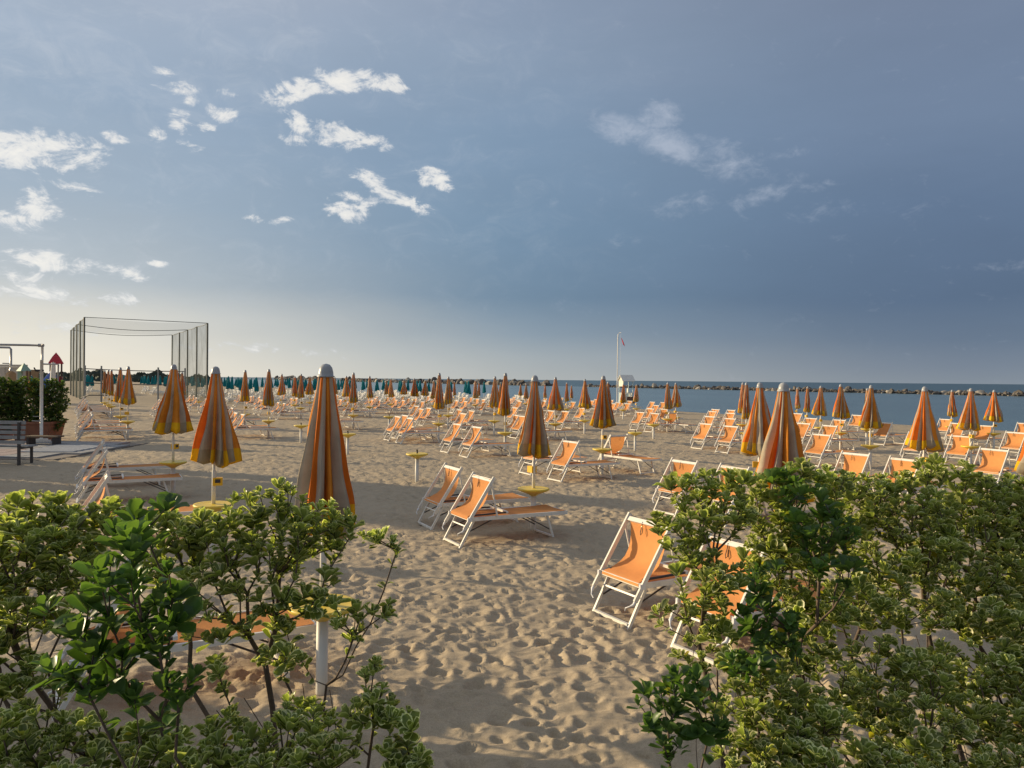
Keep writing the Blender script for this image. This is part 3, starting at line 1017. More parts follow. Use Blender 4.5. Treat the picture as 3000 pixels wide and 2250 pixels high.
# near loungers, by the middle of the bar between their head legs ('b') or of the top bar of their shade frame ('t')
LG = [
    ('b', 1322.6, 1589, 0, 'front lounger of the pair by the yellow-topped table, the one nearer the camera'),
    ('b', 1242, 1540, 1, 'back lounger of the pair by the yellow-topped table, half hidden by its neighbour'),
    ('b', 1787, 1811, 1, 'nearest lounger standing on open sand beside the leafy hedge, head frame towards us'),
    ('b', 2035, 1920, 0, 'lounger mostly hidden behind the twigs at the left edge of the hedge'),
    ('b', 1945, 1502, 1, 'lounger with its seat partly covered by the topmost left twigs of the hedge'),
    ('b', 2088, 1530, 0, 'lounger behind the hedge top, between two leaf tufts left of the big parasol'),
    ('b', 1623, 1406.5, 0, 'lounger with a long bed running under the turned-round lounger'),
    ('b', 1537, 1387, 1, 'lounger almost hidden behind the cloth of the parasol over the front pair'),
    ('b', 1131, 1289, 0, 'left lounger of a small pair behind the lone yellow table'),
    ('b', 1166, 1297, 1, 'right lounger of a small pair behind the lone yellow table'),
    ('b', 1232, 1246, 0, 'small lounger with pinkish cloth behind the small pair'),
    ('t', 1221, 1190, 1, 'small lounger seen edge to edge behind the small pair'),
    ('b', 1300, 1324, 0, 'left lounger in the front of four stacked two by two'),
    ('b', 1356, 1338, 1, 'right lounger in the front of four stacked two by two'),
    ('t', 1347, 1201, 1, 'left lounger in the back of four stacked two by two'),
    ('t', 1382, 1204, 0, 'right lounger in the back of four stacked two by two'),
    ('t', 1512, 1217, 1, 'lounger between two furled parasols, cloth peeping out at the right'),
    ('t', 1509, 1195, 0, 'lounger right behind the one between two furled parasols'),
    ('t', 1657, 1206, 0, 'lounger at the right foot of the flared furled parasol'),
    ('t', 1614, 1204, 1, 'lounger under the flared furled parasol, behind its table'),
    ('b', 1855, 1259, 0, 'left lounger of the pair behind the empty yellow tables'),
    ('b', 1897, 1264.5, 1, 'right lounger of the pair behind the empty yellow tables'),
    ('t', 1906, 1198, 1, 'lounger at the second rank behind the pair at the empty yellow tables'),
    ('t', 1922, 1188, 0, 'lounger at the third rank behind the pair at the empty yellow tables'),
    ('t', 1946, 1199, 1, 'lounger under the two parasols right of the tower'),
    ('b', 2039, 1313.5, 0, 'front lounger of the left file of four left of the two overlapping parasols'),
    ('b', 2113, 1325, 1, 'front lounger of the right file of four left of the two overlapping parasols'),
    ('t', 2079, 1221, 1, 'second lounger in the left file of four'),
    ('t', 2139, 1227, 0, 'second lounger in the right file of four'),
    ('t', 2087, 1206, 0, 'third lounger in the left file of four'),
    ('t', 2140, 1211, 1, 'third lounger in the right file of four'),
    ('t', 2096, 1200, 0, 'last lounger in the left file of four'),
    ('t', 2142, 1202, 1, 'last lounger in the right file of four'),
    ('t', 2336, 1212, 1, 'small lounger under the slim parasol right of the big one in the hedge'),
    ('t', 2375, 1226, 0, 'second smallest lounger right of the big parasol in the hedge'),
    ('t', 2353, 1241, 1, 'lounger cut by the right flank of the big parasol in the hedge'),
    ('b', 2374, 1363, 0, 'lounger just right of the big parasol in the hedge, whole leg frame in view'),
    ('t', 2430, 1248, 1, 'lounger directly behind the one with its whole leg frame in view'),
    ('t', 2458, 1231, 0, 'lounger behind the loosely furled parasol with a yellow table'),
    ('t', 2513, 1217, 1, 'lounger against the waterline behind a furled parasol'),
    ('t', 2592, 1239, 0, 'lounger half behind a furled parasol, its right side against the water'),
    ('t', 2507, 1331, 1, 'lounger with its top bar just above the hedge, left of the yellow box'),
    ('t', 2650, 1347, 0, 'lounger peeping over the hedge below the broad parasol'),
    ('t', 2690, 1270, 1, 'lounger hidden behind the broad parasol but for its leg frame'),
    ('t', 2820, 1279, 0, 'lounger in the middle of the group right of the broad parasol'),
    ('t', 2912, 1318, 1, 'large lounger over the hedge at the right, the nearest of its group'),
    ('t', 2885, 1248, 0, 'lounger behind the large one, under the flared parasol'),
    ('t', 2806, 1241, 1, 'lounger under the loosely furled parasol right of the broad one'),
    ('t', 2771, 1229, 0, 'small lounger against the water right of the broad parasol'),
    ('t', 2974, 1268, 1, 'lounger at the picture edge, second from the water'),
    ('t', 3004, 1241, 0, 'lounger at the picture edge, nearest the water'),
    ('t', 680, 1196, 1, 'lounger with pale lit frame between the two wide parasols at the left'),
    ('t', 1594, 1176, 0, 'tiny lounger behind the loosely furled parasol at mid beach'),
    ('t', 1680, 1178, 1, 'tiny lounger left of the reddish flared parasol'),
    ('t', 1705, 1196, 0, 'lounger below the reddish flared parasol'),
    ('t', 1797, 1183, 1, 'left one of three small loungers at the foot of the tower'),
    ('t', 1810, 1180, 0, 'middle one of three small loungers at the foot of the tower'),
    ('t', 1838, 1183, 1, 'right one of three small loungers at the foot of the tower'),
]
for mode, px, py, var, label in LG:
    x, y = on_land(px, py, 0.03) if mode == 'b' else head_from_top(px, py)
    lounger(label, x, y, None, var)
for s_, t_, var, label in ((0.02, 16.9, 0, 'front lounger of the two side by side at the left, shade frame on edge'),
                           (0.02, 19.1, 1, 'rear lounger of the two side by side at the left, beside the pavement'),
                           (-0.1, 12.6, 0, 'lounger rising behind the left clump of leaves, below the two side by side'),
                           (-0.12, 6.55, 1, 'lounger deep behind the twigs of the left clump, by the nearest parasol'),
                           (-0.1, 5.0, 0, 'lounger almost buried in the leaves of the left clump')):
    if t_ != 5.0:
        lounger(label, *spot(s_, t_), None, var)
# two stand turned round, cloth side to the sea
x, y = on_land(1775, 1372, 0.0)
lounger('turned-round lounger with its reddish shade cloth upright beside the yellow-hemmed parasol', x, y, math.atan2(-0.80, 0.60), 0)
x, y = on_land(1950, 1262, 0.0)
lounger('small turned-round lounger with reddish cloth under the two parasols right of the tower', x, y, math.atan2(-0.8, 0.6), 1)


def free(s_, t_):
    return all(not (abs(s_ - a) < 1.9 and abs(t_ - b) < 0.8) for a, b in LOUNGERS)


row_no = 0
for (px, x, y, plabel) in sorted(PARASOLS, key=lambda q_: q_[2]):
    s_, t_ = st(x, y)
    if y < 24 or px > 1640:
        continue
    if px < 400 or (px < 560 and y > 40):
        for dt in (-0.75, 0.95):
            if t_ < 70 and free(s_ - 1.75, t_ + dt):
                row_no += 1
                lounger(f'pinkish lounger of the row of parasols at the ball court, {ORD[row_no - 1]} from the front', *spot(s_ - 1.75, t_ + dt), None, row_no)
        continue
    for dt in (-0.6, 0.95):
        if free(s_ - 1.65, t_ + dt) and t_ < 72:
            lounger(('near' if dt < 0 else 'far') + ' lounger at the ' + plabel.replace('furled ', '').replace('small closed parasol', 'parasol'), *spot(s_ - 1.65, t_ + dt), group='far orange loungers at mid beach', whole=False, mesh=FAR_ORANGE)
rg = random.Random(21)
for s_ in np.arange(7.5, 47, 4.7):
    for t_ in np.arange(50, 72.5, 1.45):
        if rg.random() < 0.55:
            s2, t2 = s_ + rg.uniform(-.4, .4), t_ + rg.uniform(-.2, .2)
            x, y = spot(s2, t2)
            if free(s2, t2) and abs(x / y) < 0.72:
                lounger('small far orange lounger without a parasol, in the crowded middle of the beach', x, y, group='far orange loungers at mid beach', whole=False, mesh=FAR_ORANGE)

# ------------------------------------------------------------------ the next bathing station: teal parasols, white loungers
tb = canopy_builder(77, .05, .27, 2.45, 1.15, 0.8, .35, stripes=10, per=2, rings=6)
tmb = MB().add(tb.v, tb.f, 0)
tmb.tube([(0, 0, 0), (0, 0, 2.5)], 0.025, 6, 1)
TEAL = tmb.mesh('teal_parasol', [M_TEAL, M_POST], False)
ts = canopy_builder(78, .05, .20, 2.45, 1.2, 0.7, .35, stripes=10, per=2, rings=6)
tmb = MB().add(ts.v, ts.f, 0)
tmb.tube([(0, 0, 0), (0, 0, 2.5)], 0.025, 6, 1)
TEAL2 = tmb.mesh('teal_parasol', [M_TEAL, M_POST], False)
nt = 0
for s_ in np.arange(-3, 46, 4.6):
    for t_ in np.arange(76, 165, 4.3):
        s2, t2 = s_ + rg.uniform(-.35, .35), t_ + rg.uniform(-.5, .5)
        if s_ < 14 and t_ < 108 and s_ > -1:
            continue
        x, y = spot(s2, t2)
        if rg.random() < 0.80 and nt < 230:
            nt += 1
            o = tag(link('teal_parasol', TEAL if rg.random() < .6 else TEAL2), 'furled teal parasol in the next bathing station up the beach', 'parasol', 'furled teal parasols')
            o.location = (x, y, float(land(x, y)))
            o.rotation_euler = (0, 0, rg.uniform(0, 6))
            o.scale = (1.1, 1.1, rg.uniform(.98, 1.12))
nw = 0
for s_ in np.arange(1, 48, 3.9):
    for t_ in np.arange(73, 126, 1.5):
        s2, t2 = s_ + rg.uniform(-.5, .5), t_ + rg.uniform(-.3, .3)
        if s_ < 12.5 and t_ < 108:
            continue
        x, y = spot(s2, t2)
        if rg.random() < 0.72 and nw < 285 and free(s2, t2):
            nw += 1
            lounger('white lounger crowded below the furled teal parasols', x, y, YAW + rg.uniform(-.25, .25), group='white loungers of the next station', whole=False, mesh=FAR_WHITE, name='white_lounger')

# ------------------------------------------------------------------ lifeguard tower and flagpole at the water's edge
M_PALEBLUE = material('pale_blue_paint', (0.50, 0.62, 0.63), 0.5, 0.08, 4.0)
M_CREAM = material('cream_boards', (0.72, 0.70, 0.60), 0.5, 0.08, 4.0)
M_BROWN = material('brown_board', (0.10, 0.055, 0.04), 0.6, 0.15, 4.0)
M_RED = material('red_cloth', (0.45, 0.02, 0.045), 0.7, 0.1, 4.0, transl=0.2)
M_REDP = material('red_plastic', (0.50, 0.03, 0.04), 0.45, 0.1, 4.0)
tp = at_depth(1834, 1150, 82.0)
tx, ty = tp.x, tp.y
tz = float(land(tx, ty))
tow = thing('lifeguard_tower', 'white and pale blue lifeguard tower on stilts at the water, gabled roof', 'lifeguard tower', (tx, ty, tz), YAW - 0.25)
for sx_ in (-.85, .85):
    for sy_ in (-.85, .85):
        part('post', MB().box((sx_, sy_, 1.85), (0.11, 0.11, 4.1)), M_PALEBLUE, tow)
part('platform', MB().box((0, 0, 1.02), (1.9, 1.9, 0.10)), M_PALEBLUE, tow)
for fx_, sd in ((-.91, 0), (.91, 0)):
    for i in range(6):
        yy = -.70 + i * .28
        part('slat', MB().box((fx_, yy, 1.45), (0.03, 0.17, 2.2 if False else 1.5)), M_PALEBLUE if i % 2 else M_CREAM, tow)
for i in range(6):
    part('slat', MB().box((-.70 + i * .28, -.91, 1.45), (0.17, 0.03, 1.5)), M_CREAM if i % 2 else M_PALEBLUE, tow)
# gable of upright boards towards the land, pitched roof
gab = [(-.92, 3.10), (.92, 3.10)]
for i in range(7):
    yy = -.78 + i * .26
    h_ = 4.48 - abs(yy) * 0.72
    part('board', MB().box((-.92, yy, (3.06 + h_) / 2), (0.04, 0.22, h_ - 3.06)), M_CREAM, tow)
for sgn in (-1, 1):
    mb = MB()
    mb.add([(-1.15, 0, 4.58), (1.15, 0, 4.58), (1.15, sgn * 1.12, 3.76), (-1.15, sgn * 1.12, 3.76),
            (-1.15, 0, 4.64), (1.15, 0, 4.64), (1.15, sgn * 1.12, 3.82), (-1.15, sgn * 1.12, 3.82)],
           [(0, 1, 2, 3), (7, 6, 5, 4), (0, 4, 5, 1), (1, 5, 6, 2), (2, 6, 7, 3), (3, 7, 4, 0)])
    part('roof_slope', mb, M_WHITE, tow)
part('rail', MB().bar((-.9, -.9, 2.2), (.9, -.9, 2.2), .06, .08).bar((-.9, .9, 2.2), (.9, .9, 2.2), .06, .08), M_WHITE, tow)
part('chair', MB().box((.2, -.1, 2.45), (.08, .5, .9)).box((0, -.1, 2.05), (.5, .5, .06)).box((.2, .1, 1.55), (.07, .07, 1.0)), M_WHITE, tow)
tow.scale = (.66, .66, .80)
bp = at_depth(1848, 1172, 80.0)
nb = thing('notice_board', 'dark brown board on legs in front of the lifeguard tower', 'notice board', (bp.x, bp.y, float(land(bp.x, bp.y))), YAW - 0.9)
part('panel', MB().box((0, 0, 0.95), (0.85, 0.05, 0.75)), M_BROWN, nb)
part('leg', MB().box((-.35, 0, .3), (.07, .06, .7)), M_PALEBLUE, nb)
part('leg', MB().box((.35, 0, .3), (.07, .06, .7)), M_PALEBLUE, nb)
fp_ = at_depth(1808, 1150, 81.0)
fz = float(land(fp_.x, fp_.y))
fl = thing('flagpole', 'tall white flagpole with a bent top beside the lifeguard tower', 'flagpole', (fp_.x, fp_.y, fz), 0)
topz = at_depth(1810, 975, 81.0).z - fz
part('mast', MB().tube([(0, 0, -.3), (0.02, 0, topz - .5), (0.05, 0, topz - .15), (0.16, 0, topz), (0.36, 0, topz + .03)], [.055, .045, .04, .035, .03], 8), M_WHITE, fl, True)
part('halyard', MB().tube([(0.34, 0, topz), (0.30, 0, 1.2)], 0.008, 4), M_CORD, fl)
mb = MB()
rows = []
for i in range(9):
    v_ = i / 8
    rows.append([(0.35 + 0.26 * v_ + 0.26 * u_ * math.sin(1.2 + v_) * (0.4 + .6 * v_), 0.09 * math.sin(5 * u_ + 3 * v_), topz - .45 - 0.85 * v_ - 0.18 * u_) for u_ in (0, .25, .5, .75, 1)])
flag = tag(link('flag', grid(mb, rows).mesh('flag', M_RED, True)), 'dark red flag hanging limp from the white flagpole', 'flag')
flag.location = (fp_.x, fp_.y, fz)

# ------------------------------------------------------------------ netted ball court up the beach
M_GREENPOLE = material('green_pole', (0.075, 0.09, 0.083), 0.5, 0.12)
M_NET = bpy.data.materials.new('green_net')
M_NET.use_nodes = True
t = M_NET.node_tree
t.nodes.clear()
k = G(t)
out = k.n('ShaderNodeOutputMaterial')
df = k.n('ShaderNodeBsdfDiffuse')
df.inputs[0].default_value = (0.075, 0.088, 0.08, 1)
tr = k.n('ShaderNodeBsdfTransparent')
mx = k.n('ShaderNodeMixShader')
fo = k.n('ShaderNodeTexCoord')
nn = k.noise(fo.outputs['Object'], 0.9, 3.0, 0.5)
lw = k.n('ShaderNodeLayerWeight')
lw.inputs[0].default_value = 0.5
graze = k.rng(k.m('POWER', lw.outputs['Facing'], 2.2), 0.25, 1.0, 0.0, 0.45)
t.links.new(k.m('ADD', k.rng(nn, 0.35, 0.65, 0.08, 0.17), graze, clamp=True), mx.inputs[0])
t.links.new(tr.outputs[0], mx.inputs[1])
t.links.new(df.outputs[0], mx.inputs[2])
t.links.new(mx.outputs[0], out.inputs[0])
M_ROOFNET = M_NET.copy()
M_ROOFNET.name = 'roof_net'
for l_ in list(M_ROOFNET.node_tree.links):
    if l_.to_node.type == 'MIX_SHADER' and l_.to_socket.name in ('Fac', 'Factor'):
        M_ROOFNET.node_tree.links.remove(l_)
for n_ in M_ROOFNET.node_tree.nodes:
    if n_.type == 'MIX_SHADER':
        n_.inputs[0].default_value = 0.16
cA = at_depth(246, 1100, 74.0)      # near left corner
cB = at_depth(607, 1100, 73.0)      # near right corner
court = thing('ball_court_cage', 'tall open ball court cage of green poles and netting up the beach', 'sports cage', (cA.x, cA.y, 0.0), 0.0)
ux, uy = -0.50, 0.866
AX, BX = Vector((0, 0, 0)), Vector((cB.x - cA.x, cB.y - cA.y, 0))
LEN = 25.0
hA, hB = 8.3, 7.75


def court_pt(side, along, z):
    b_ = AX if side == 0 else BX
    return Vector((b_.x + (-.548 if side == 0 else -.526) * along, b_.y + (.836 if side == 0 else .85) * along, z))


for side, hh in ((0, hA), (1, hB)):
    for j in range(5):
        al = LEN * j / 4
        part('pole', MB().tube([court_pt(side, al, -.3), court_pt(side, al, hh)], 0.075 if j else 0.085, 6), M_GREENPOLE, court)
    part('top_cable', MB().tube([court_pt(side, LEN * i / 12, hh - 0.10 * math.sin(math.pi * (i % 3) / 3)) for i in range(13)], 0.028, 5), M_GREENPOLE, court)
    rows = [[court_pt(side, LEN * i / 12, 0.05 + (hh - 0.05) * j / 6) + Vector((0.10 * math.sin(i * 1.7 + j), 0, 0)) for j in range(7)] for i in range(13)]
    part('net', grid(MB(), rows), M_NET, court)
for j in range(5):
    al = LEN * j / 4
    pts = []
    for i in range(11):
        f = i / 10
        p0, p1 = court_pt(0, al, hA), court_pt(1, al, hB)
        q_ = p0.lerp(p1, f)
        q_.z -= (0.0 if j == 0 else 0.35) * math.sin(math.pi * f)
        pts.append(q_)
    if j in (0, 2, 4):
        part('cross_cable', MB().tube(pts, 0.032, 5), M_GREENPOLE, court)
rows = []
for j in range(9):
    al = LEN * j / 8
    rows.append([court_pt(0, al, hA).lerp(court_pt(1, al, hB), i / 10) - Vector((0, 0, (0.55 * math.sin(math.pi * i / 10)) * (0.3 + .7 * math.sin(math.pi * j / 8)) + .02)) for i in range(11)])
part('roof_net', grid(MB(), rows), M_ROOFNET, court)
# the volleyball net standing in front of it
vA, vB = at_depth(249, 1110, 69.0), at_depth(542, 1115, 66.0)
vn = thing('volleyball_net', 'low ball net strung on grey posts before the court cage', 'ball net', (vA.x, vA.y, 0.0), 0.0)
D_ = Vector((vB.x - vA.x, vB.y - vA.y, 0))
for f in (0.0, 0.17, 0.74, 1.0):
    q_ = D_ * f
    part('post', MB().tube([q_ + Vector((0, 0, -.2)), q_ + Vector((0, 0, 3.45 - .2 * f))], 0.075, 8), material('grey_post', (0.25, 0.27, 0.26), 0.6) if f == 0 else bpy.data.materials['grey_post'], vn)
for z0, z1, r_ in ((3.15, 2.95, .04), (1.85, 1.75, .045)):
    part('net_rope', MB().tube([D_ * (i / 8) + Vector((0, 0, z0 + (z1 - z0) * i / 8 - 0.06 * math.sin(math.pi * i / 8))) for i in range(9)], r_, 5), M_DARK, vn)
part('tape', MB().tube([Vector((0, -.6, .45)), D_ * .08 + Vector((0, -.6, .72)), D_ * .5 + Vector((0, -.6, .78))], 0.06, 5), M_DARK, vn)

# ------------------------------------------------------------------ play area behind the planters
M_PGREEN = material('pale_green_paint', (0.28, 0.42, 0.31), 0.6, 0.1)
M_PLASTER = material('pale_plaster', (0.52, 0.46, 0.38), 0.8, 0.1)
M_BLUEP = material('blue_plastic', (0.06, 0.12, 0.42), 0.4, 0.1)
M_WOODG = material('grey_wood', (0.22, 0.20, 0.18), 0.8, 0.2)
q_ = at_depth(164, 1100, 58.0)
pt = thing('play_tower', 'red roofed wooden play tower with a red slide', 'play tower', (q_.x, q_.y, 0), 0.5)
for sx_ in (-.6, .6):
    for sy_ in (-.6, .6):
        part('post', MB().box((sx_, sy_, 1.75), (.14, .14, 3.5)), M_BROWN, pt)
mb = MB().lathe([(1.12, 3.40), (1.10, 3.48), (0.55, 3.95), (0.02, 4.28)], 4)
o = part('roof', mb, M_REDP, pt)
o.rotation_euler = (0, 0, R(45))
pt.scale = (.62, .62, 1.0)
part('deck', MB().box((0, 0, 1.55), (1.3, 1.3, .1)), M_BROWN, pt)
for a, b in (((-.66, 0), (.05, 1.25)), ((.66, 0), (.05, 1.25)), ((0, .66), (1.25, .05))):
    part('panel', MB().box((a[0], a[1], 2.0), (b[0], b[1], .8)), M_REDP, pt)
part('slide', MB().bar((-.7, -.3, 1.6), (-2.6, -.8, .35), .6, .08).bar((-.7, -.62, 1.72), (-2.6, -1.12, .47), .05, .22), M_REDP, pt)
q_ = at_depth(117, 1106, 56.0)
sl = thing('tube_slide', 'blue plastic slide end beside the red play tower', 'slide', (q_.x, q_.y, 0), 0.3)
part('chute', MB().tube([(-.2, 0, 1.0), (.1, .1, 1.5), (.5, .2, 2.0), (.9, .3, 2.6)], [.35, .38, .38, .36], 12), M_BLUEP, sl, True)
part('support', MB().tube([(.1, .1, 0), (.1, .1, 1.3)], .06, 6), M_WOODG, sl)
q_ = at_depth(70, 1100, 57.0)
ph = thing('play_hut', 'small pale green roofed play hut among the trees', 'play hut', (q_.x, q_.y, 0), 0.2)
o = part('roof', MB().lathe([(1.0, 2.95), (.5, 3.3), (.02, 3.6)], 4), M_PGREEN, ph)
ph.scale = (.55, .55, .95)
part('wall', MB().box((-.45, 0, 1.5), (.5, .5, 3.0)), M_PGREEN, ph)
part('post', MB().box((.6, -.5, 1.5), (.12, .12, 3.0)), M_BROWN, ph)
part('post', MB().box((.6, .5, 1.5), (.12, .12, 3.0)), M_BROWN, ph)
part('railing', MB().bar((.6, -.5, 2.2), (.6, .5, 2.2), .06, .4).bar((-.4, -.6, 1.6), (.6, -.6, 1.6), .06, .5), M_WOODG, ph)
q_ = at_depth(25, 1100, 66.0)
gw = thing('garden_pavilion', 'pale plaster pavilion with an arched opening behind the play area', 'pavilion', (q_.x, q_.y, 0), 0.0)
part('pier', MB().box((-2.6, 0, 1.6), (.5, .5, 3.9)), M_PLASTER, gw)
part('pier', MB().box((-.4, 0, 1.6), (.45, .5, 3.2)), M_PLASTER, gw)
part('pier', MB().box((1.1, 0, 1.6), (.5, .5, 3.2)), M_PLASTER, gw)
arch = MB()
for i in range(8):
    a0, a1 = math.pi * i / 8, math.pi * (i + 1) / 8
    p0, p1 = (.35 - .55 * math.cos(a0), 2.3 + .55 * math.sin(a0)), (.35 - .55 * math.cos(a1), 2.3 + .55 * math.sin(a1))
    arch.add([(p0[0], -.2, p0[1]), (p1[0], -.2, p1[1]), (p1[0], -.2, 3.2), (p0[0], -.2, 3.2), (p0[0], .2, p0[1]), (p1[0], .2, p1[1]), (p1[0], .2, 3.2), (p0[0], .2, 3.2)],
             [(0, 1, 2, 3), (7, 6, 5, 4), (0, 4, 5, 1), (3, 2, 6, 7)])
part('arch', arch, M_PLASTER, gw)
part('parapet', MB().box((-.7, 0, 3.32), (4.4, .6, .2)), M_PLASTER, gw)
part('back_wall', MB().box((-.7, 2.0, 1.5), (4.2, .2, 3.0)), material('dull_ochre', (0.28, 0.2, 0.12), 0.9), gw)
q_ = at_depth(156, 1086, 44.0)
wp = thing('white_parasol', 'plain pale grey furled parasol in front of the play tower', 'parasol', (q_.x, q_.y, 0), 0)
part('canopy', canopy_builder(91, .17, .36, 3.35, .9, .8, .25, stripes=10, per=3, rings=8), [M_WHITE] * 4, wp, True)
part('pole', MB().tube([(0, 0, 0), (0, 0, 3.4)], .03, 8), M_WHITE, wp)
wp.scale = (.62, .62, .97)
q_ = at_depth(97, 1112, 52.0)
oc = thing('toy_ride', 'small orange plastic ride on toy showing over the planter shrubs', 'toy', (q_.x, q_.y, 0), 0.3)
part('body', MB().lathe([(0, 2.05), (.25, 2.1), (.32, 1.9), (.3, 1.5), (.2, 1.2), (0, 1.2)], 10), M_ORANGE, oc, True)
part('spring', MB().tube([(0, 0, 0), (0, 0, 1.25)], .09, 8), M_DARK, oc)

# ------------------------------------------------------------------ paved corner with shower, bench, planter
M_TILE1 = material('grey_paver', (0.30, 0.295, 0.285), 0.8, 0.12, 3.0)
M_TILE2 = material('rosy_paver', (0.36, 0.28, 0.25), 0.8, 0.12, 3.0)
M_JOINT = material('joint_sand', (0.24, 0.2, 0.16), 0.95, 0.1)
pv = link('pavement', MB().box((-19.0, 24.6, -0.01), (11.2, 5.7, 0.10)).mesh('pavement', M_JOINT))
tag(pv, kind='structure')
TILE = [MB().box((0, 0, 0), (0.58, 0.58, 0.05)).mesh('tile', m_) for m_ in (M_TILE1, M_TILE2)]
for i in range(18):
    for j in range(9):
        x, y = -24.3 + i * 0.605 + 0.3, 22.0 + j * 0.605 + 0.3
        if i > 16 and j not in (2, 3, 4, 5, 6):
            continue
        o = link('tile', TILE[1 if (i // 3 + (j // 4)) % 3 == 1 else 0], pv)
        o.location = (x, y, 0.055 + rr.uniform(-.003, .003))
q0 = on_land(190, 1322)
gm = thing('drain_grate', 'pale plastic shower mat with slots on the pavement', 'mat', (q0[0], q0[1], 0.085), 0.05)
for i in range(6):
    part('slat', MB().box((0, -1.0 + i * .4, 0.012), (1.7, .26, .025)), material('mat_plastic', (0.42, 0.43, 0.44), 0.7) if i == 0 else bpy.data.materials['mat_plastic'], gm)

M_PIPE = material('steel_pipe', (0.42, 0.40, 0.37), 0.4, 0.1, metal=0.3)
sx0, sy0 = on_land(121, 1301)
sh = thing('beach_shower', 'white pipe shower frame standing on the pavement before the planters', 'shower', (sx0, sy0, 0.05), 0.0)
part('post', MB().tube([(0, 0, 0), (0, 0, 3.0)], .055, 10), M_WHITE, sh, True)
part('riser', MB().tube([(0.02, 0, 3.0), (0.02, 0, 3.52)], .042, 8), M_WHITE, sh, True)
part('valve', MB().tube([(-.22, 0, 2.62), (.06, 0, 2.62)], .04, 8).tube([(-.2, -.03, 2.62), (-.2, -.12, 2.72)], .025, 6), M_DARK, sh)
part('top_pipe', MB().tube([(0.04, 0, 3.53), (-.5, 0, 3.54), (-2.2, 0, 3.55), (-4.0, 0, 3.57)], .04, 8), M_PIPE, sh, True)
part('elbow', MB().tube([(.06, 0, 3.53), (-.12, 0, 3.535)], .06, 8), M_PIPE, sh, True)
part('drop_pipe', MB().tube([(-2.6, -.1, 3.46), (-1.10, -.1, 3.44), (-1.05, -.1, 3.38), (-1.05, -.1, 2.78)], .038, 8), M_PIPE, sh, True)
part('shower_arm', MB().tube([(-1.05, -.1, 2.86), (-1.35, -.1, 2.87)], .022, 6).lathe([(0, 0), (.06, 0), (.03, .1), (0, .12)], 10, (-1.05, -.1, 2.62)), M_PIPE, sh)
part('side_pipe', MB().tube([(-.05, .1, 2.86), (-.8, 2.3, 2.88), (-.82, 2.3, 0.0)], .032, 8), M_PIPE, sh)
part('base_plate', MB().box((0, 0, .05), (.5, .34, .10)).box((.02, 0, .12), (.3, .26, .06)), M_WHITE, sh)
part('tap', MB().tube([(0, -.05, .78), (-.28, -.1, .80)], .018, 6).tube([(0, -.05, .95), (-.25, -.1, .96)], .012, 6), M_PIPE, sh)

bx0, by0 = on_land(60, 1366)
M_SLATB = material('weathered_slat', (0.27, 0.275, 0.275), 0.7, 0.2, 5.0)
bn = thing('park_bench', 'grey slatted bench with its back to us at the pavement edge', 'bench', (bx0 - 0.95, by0 + 0.05, 0.0), R(-3))
for i in range(5):
    part('slat', MB().bar((-1.0, 0.10 - i * .012, 1.19 - i * .135), (1.02, 0.10 - i * .012, 1.19 - i * .135), .035, .095), M_SLATB, bn)
for i in range(4):
    part('slat', MB().bar((-1.0, 0.18 + i * .12, .52), (1.02, .18 + i * .12, .52), .10, .035), M_SLATB, bn)
for xx in (-.85, .86):
    part('leg', MB().bar((xx, .06, -.05), (xx, .06, 1.2), .07, .05, up=(0, 1, 0)).bar((xx, .06, .48), (xx, .58, .48), .05, .05).bar((xx, .56, -.05), (xx, .56, .5), .06, .05, up=(0, 1, 0)), M_DARK, bn)
q0 = on_land(98, 1312)
bd = thing('wood_platform', 'low brown wooden bench seat under the shower post', 'low bench', (q0[0], q0[1] + .4, 0.05), 0.0)
for i in range(3):
    part('plank', MB().box((0, i * .17, .30), (1.15, .15, .05)), material('brown_plank', (0.16, 0.115, 0.075), 0.8, 0.2) if i == 0 else bpy.data.materials['brown_plank'], bd)
part('leg', MB().box((-.45, .17, .13), (.08, .4, .27)), M_DARK, bd)
part('leg', MB().box((.45, .17, .13), (.08, .4, .27)), M_DARK, bd)

M_TERRA = material('terracotta', (0.27, 0.115, 0.065), 0.75, 0.12, 3.0)
M_SOIL = material('soil', (0.05, 0.04, 0.03), 0.95, 0.2)


def planter(label, x, y, w, rz=0.0):
    r_ = thing('planter', label, 'planter', (x, y, 0.04), rz)
    mb = MB()
    a, b, c_, d_ = w / 2 - .12, w / 2, .42, .50
    mb.add([(-a, -c_, 0), (a, -c_, 0), (a, c_, 0), (-a, c_, 0), (-b, -d_, .66), (b, -d_, .66), (b, d_, .66), (-b, d_, .66)],
           [(3, 2, 1, 0), (0, 1, 5, 4), (1, 2, 6, 5), (2, 3, 7, 6), (3, 0, 4, 7)])
    part('trough', mb, M_TERRA, r_)
    rim = MB()
    for s_ in (-1, 1):
        rim.bar((-b - .03, s_ * d_, .68), (b + .03, s_ * d_, .68), .07, .09)
        rim.bar((s_ * b, -d_ + .04, .68), (s_ * b, d_ - .04, .68), .07, .09)
    part('rim', rim, M_TERRA, r_)
    part('soil', MB().box((0, 0, .60), (w - .14, .86, .06)), M_SOIL, r_)
    return r_


q0 = on_land(95, 1296)
PLX, PLY = q0[0] - .1, q0[1] + .5
planter('terracotta trough planter behind the white shower post', PLX, PLY, 1.45)
planter('terracotta trough planter behind the grey bench, cut by the picture edge', PLX - 1.75, PLY - .2, 1.45)

# ------------------------------------------------------------------ unseen blockers added on the land side to throw the long evening shade
M_BLOCKER = material('blocker_paint', (0.55, 0.53, 0.48), 0.7, 0.08)
M_BLOCKROOF = material('blocker_roof', (0.3, 0.17, 0.12), 0.8, 0.15)


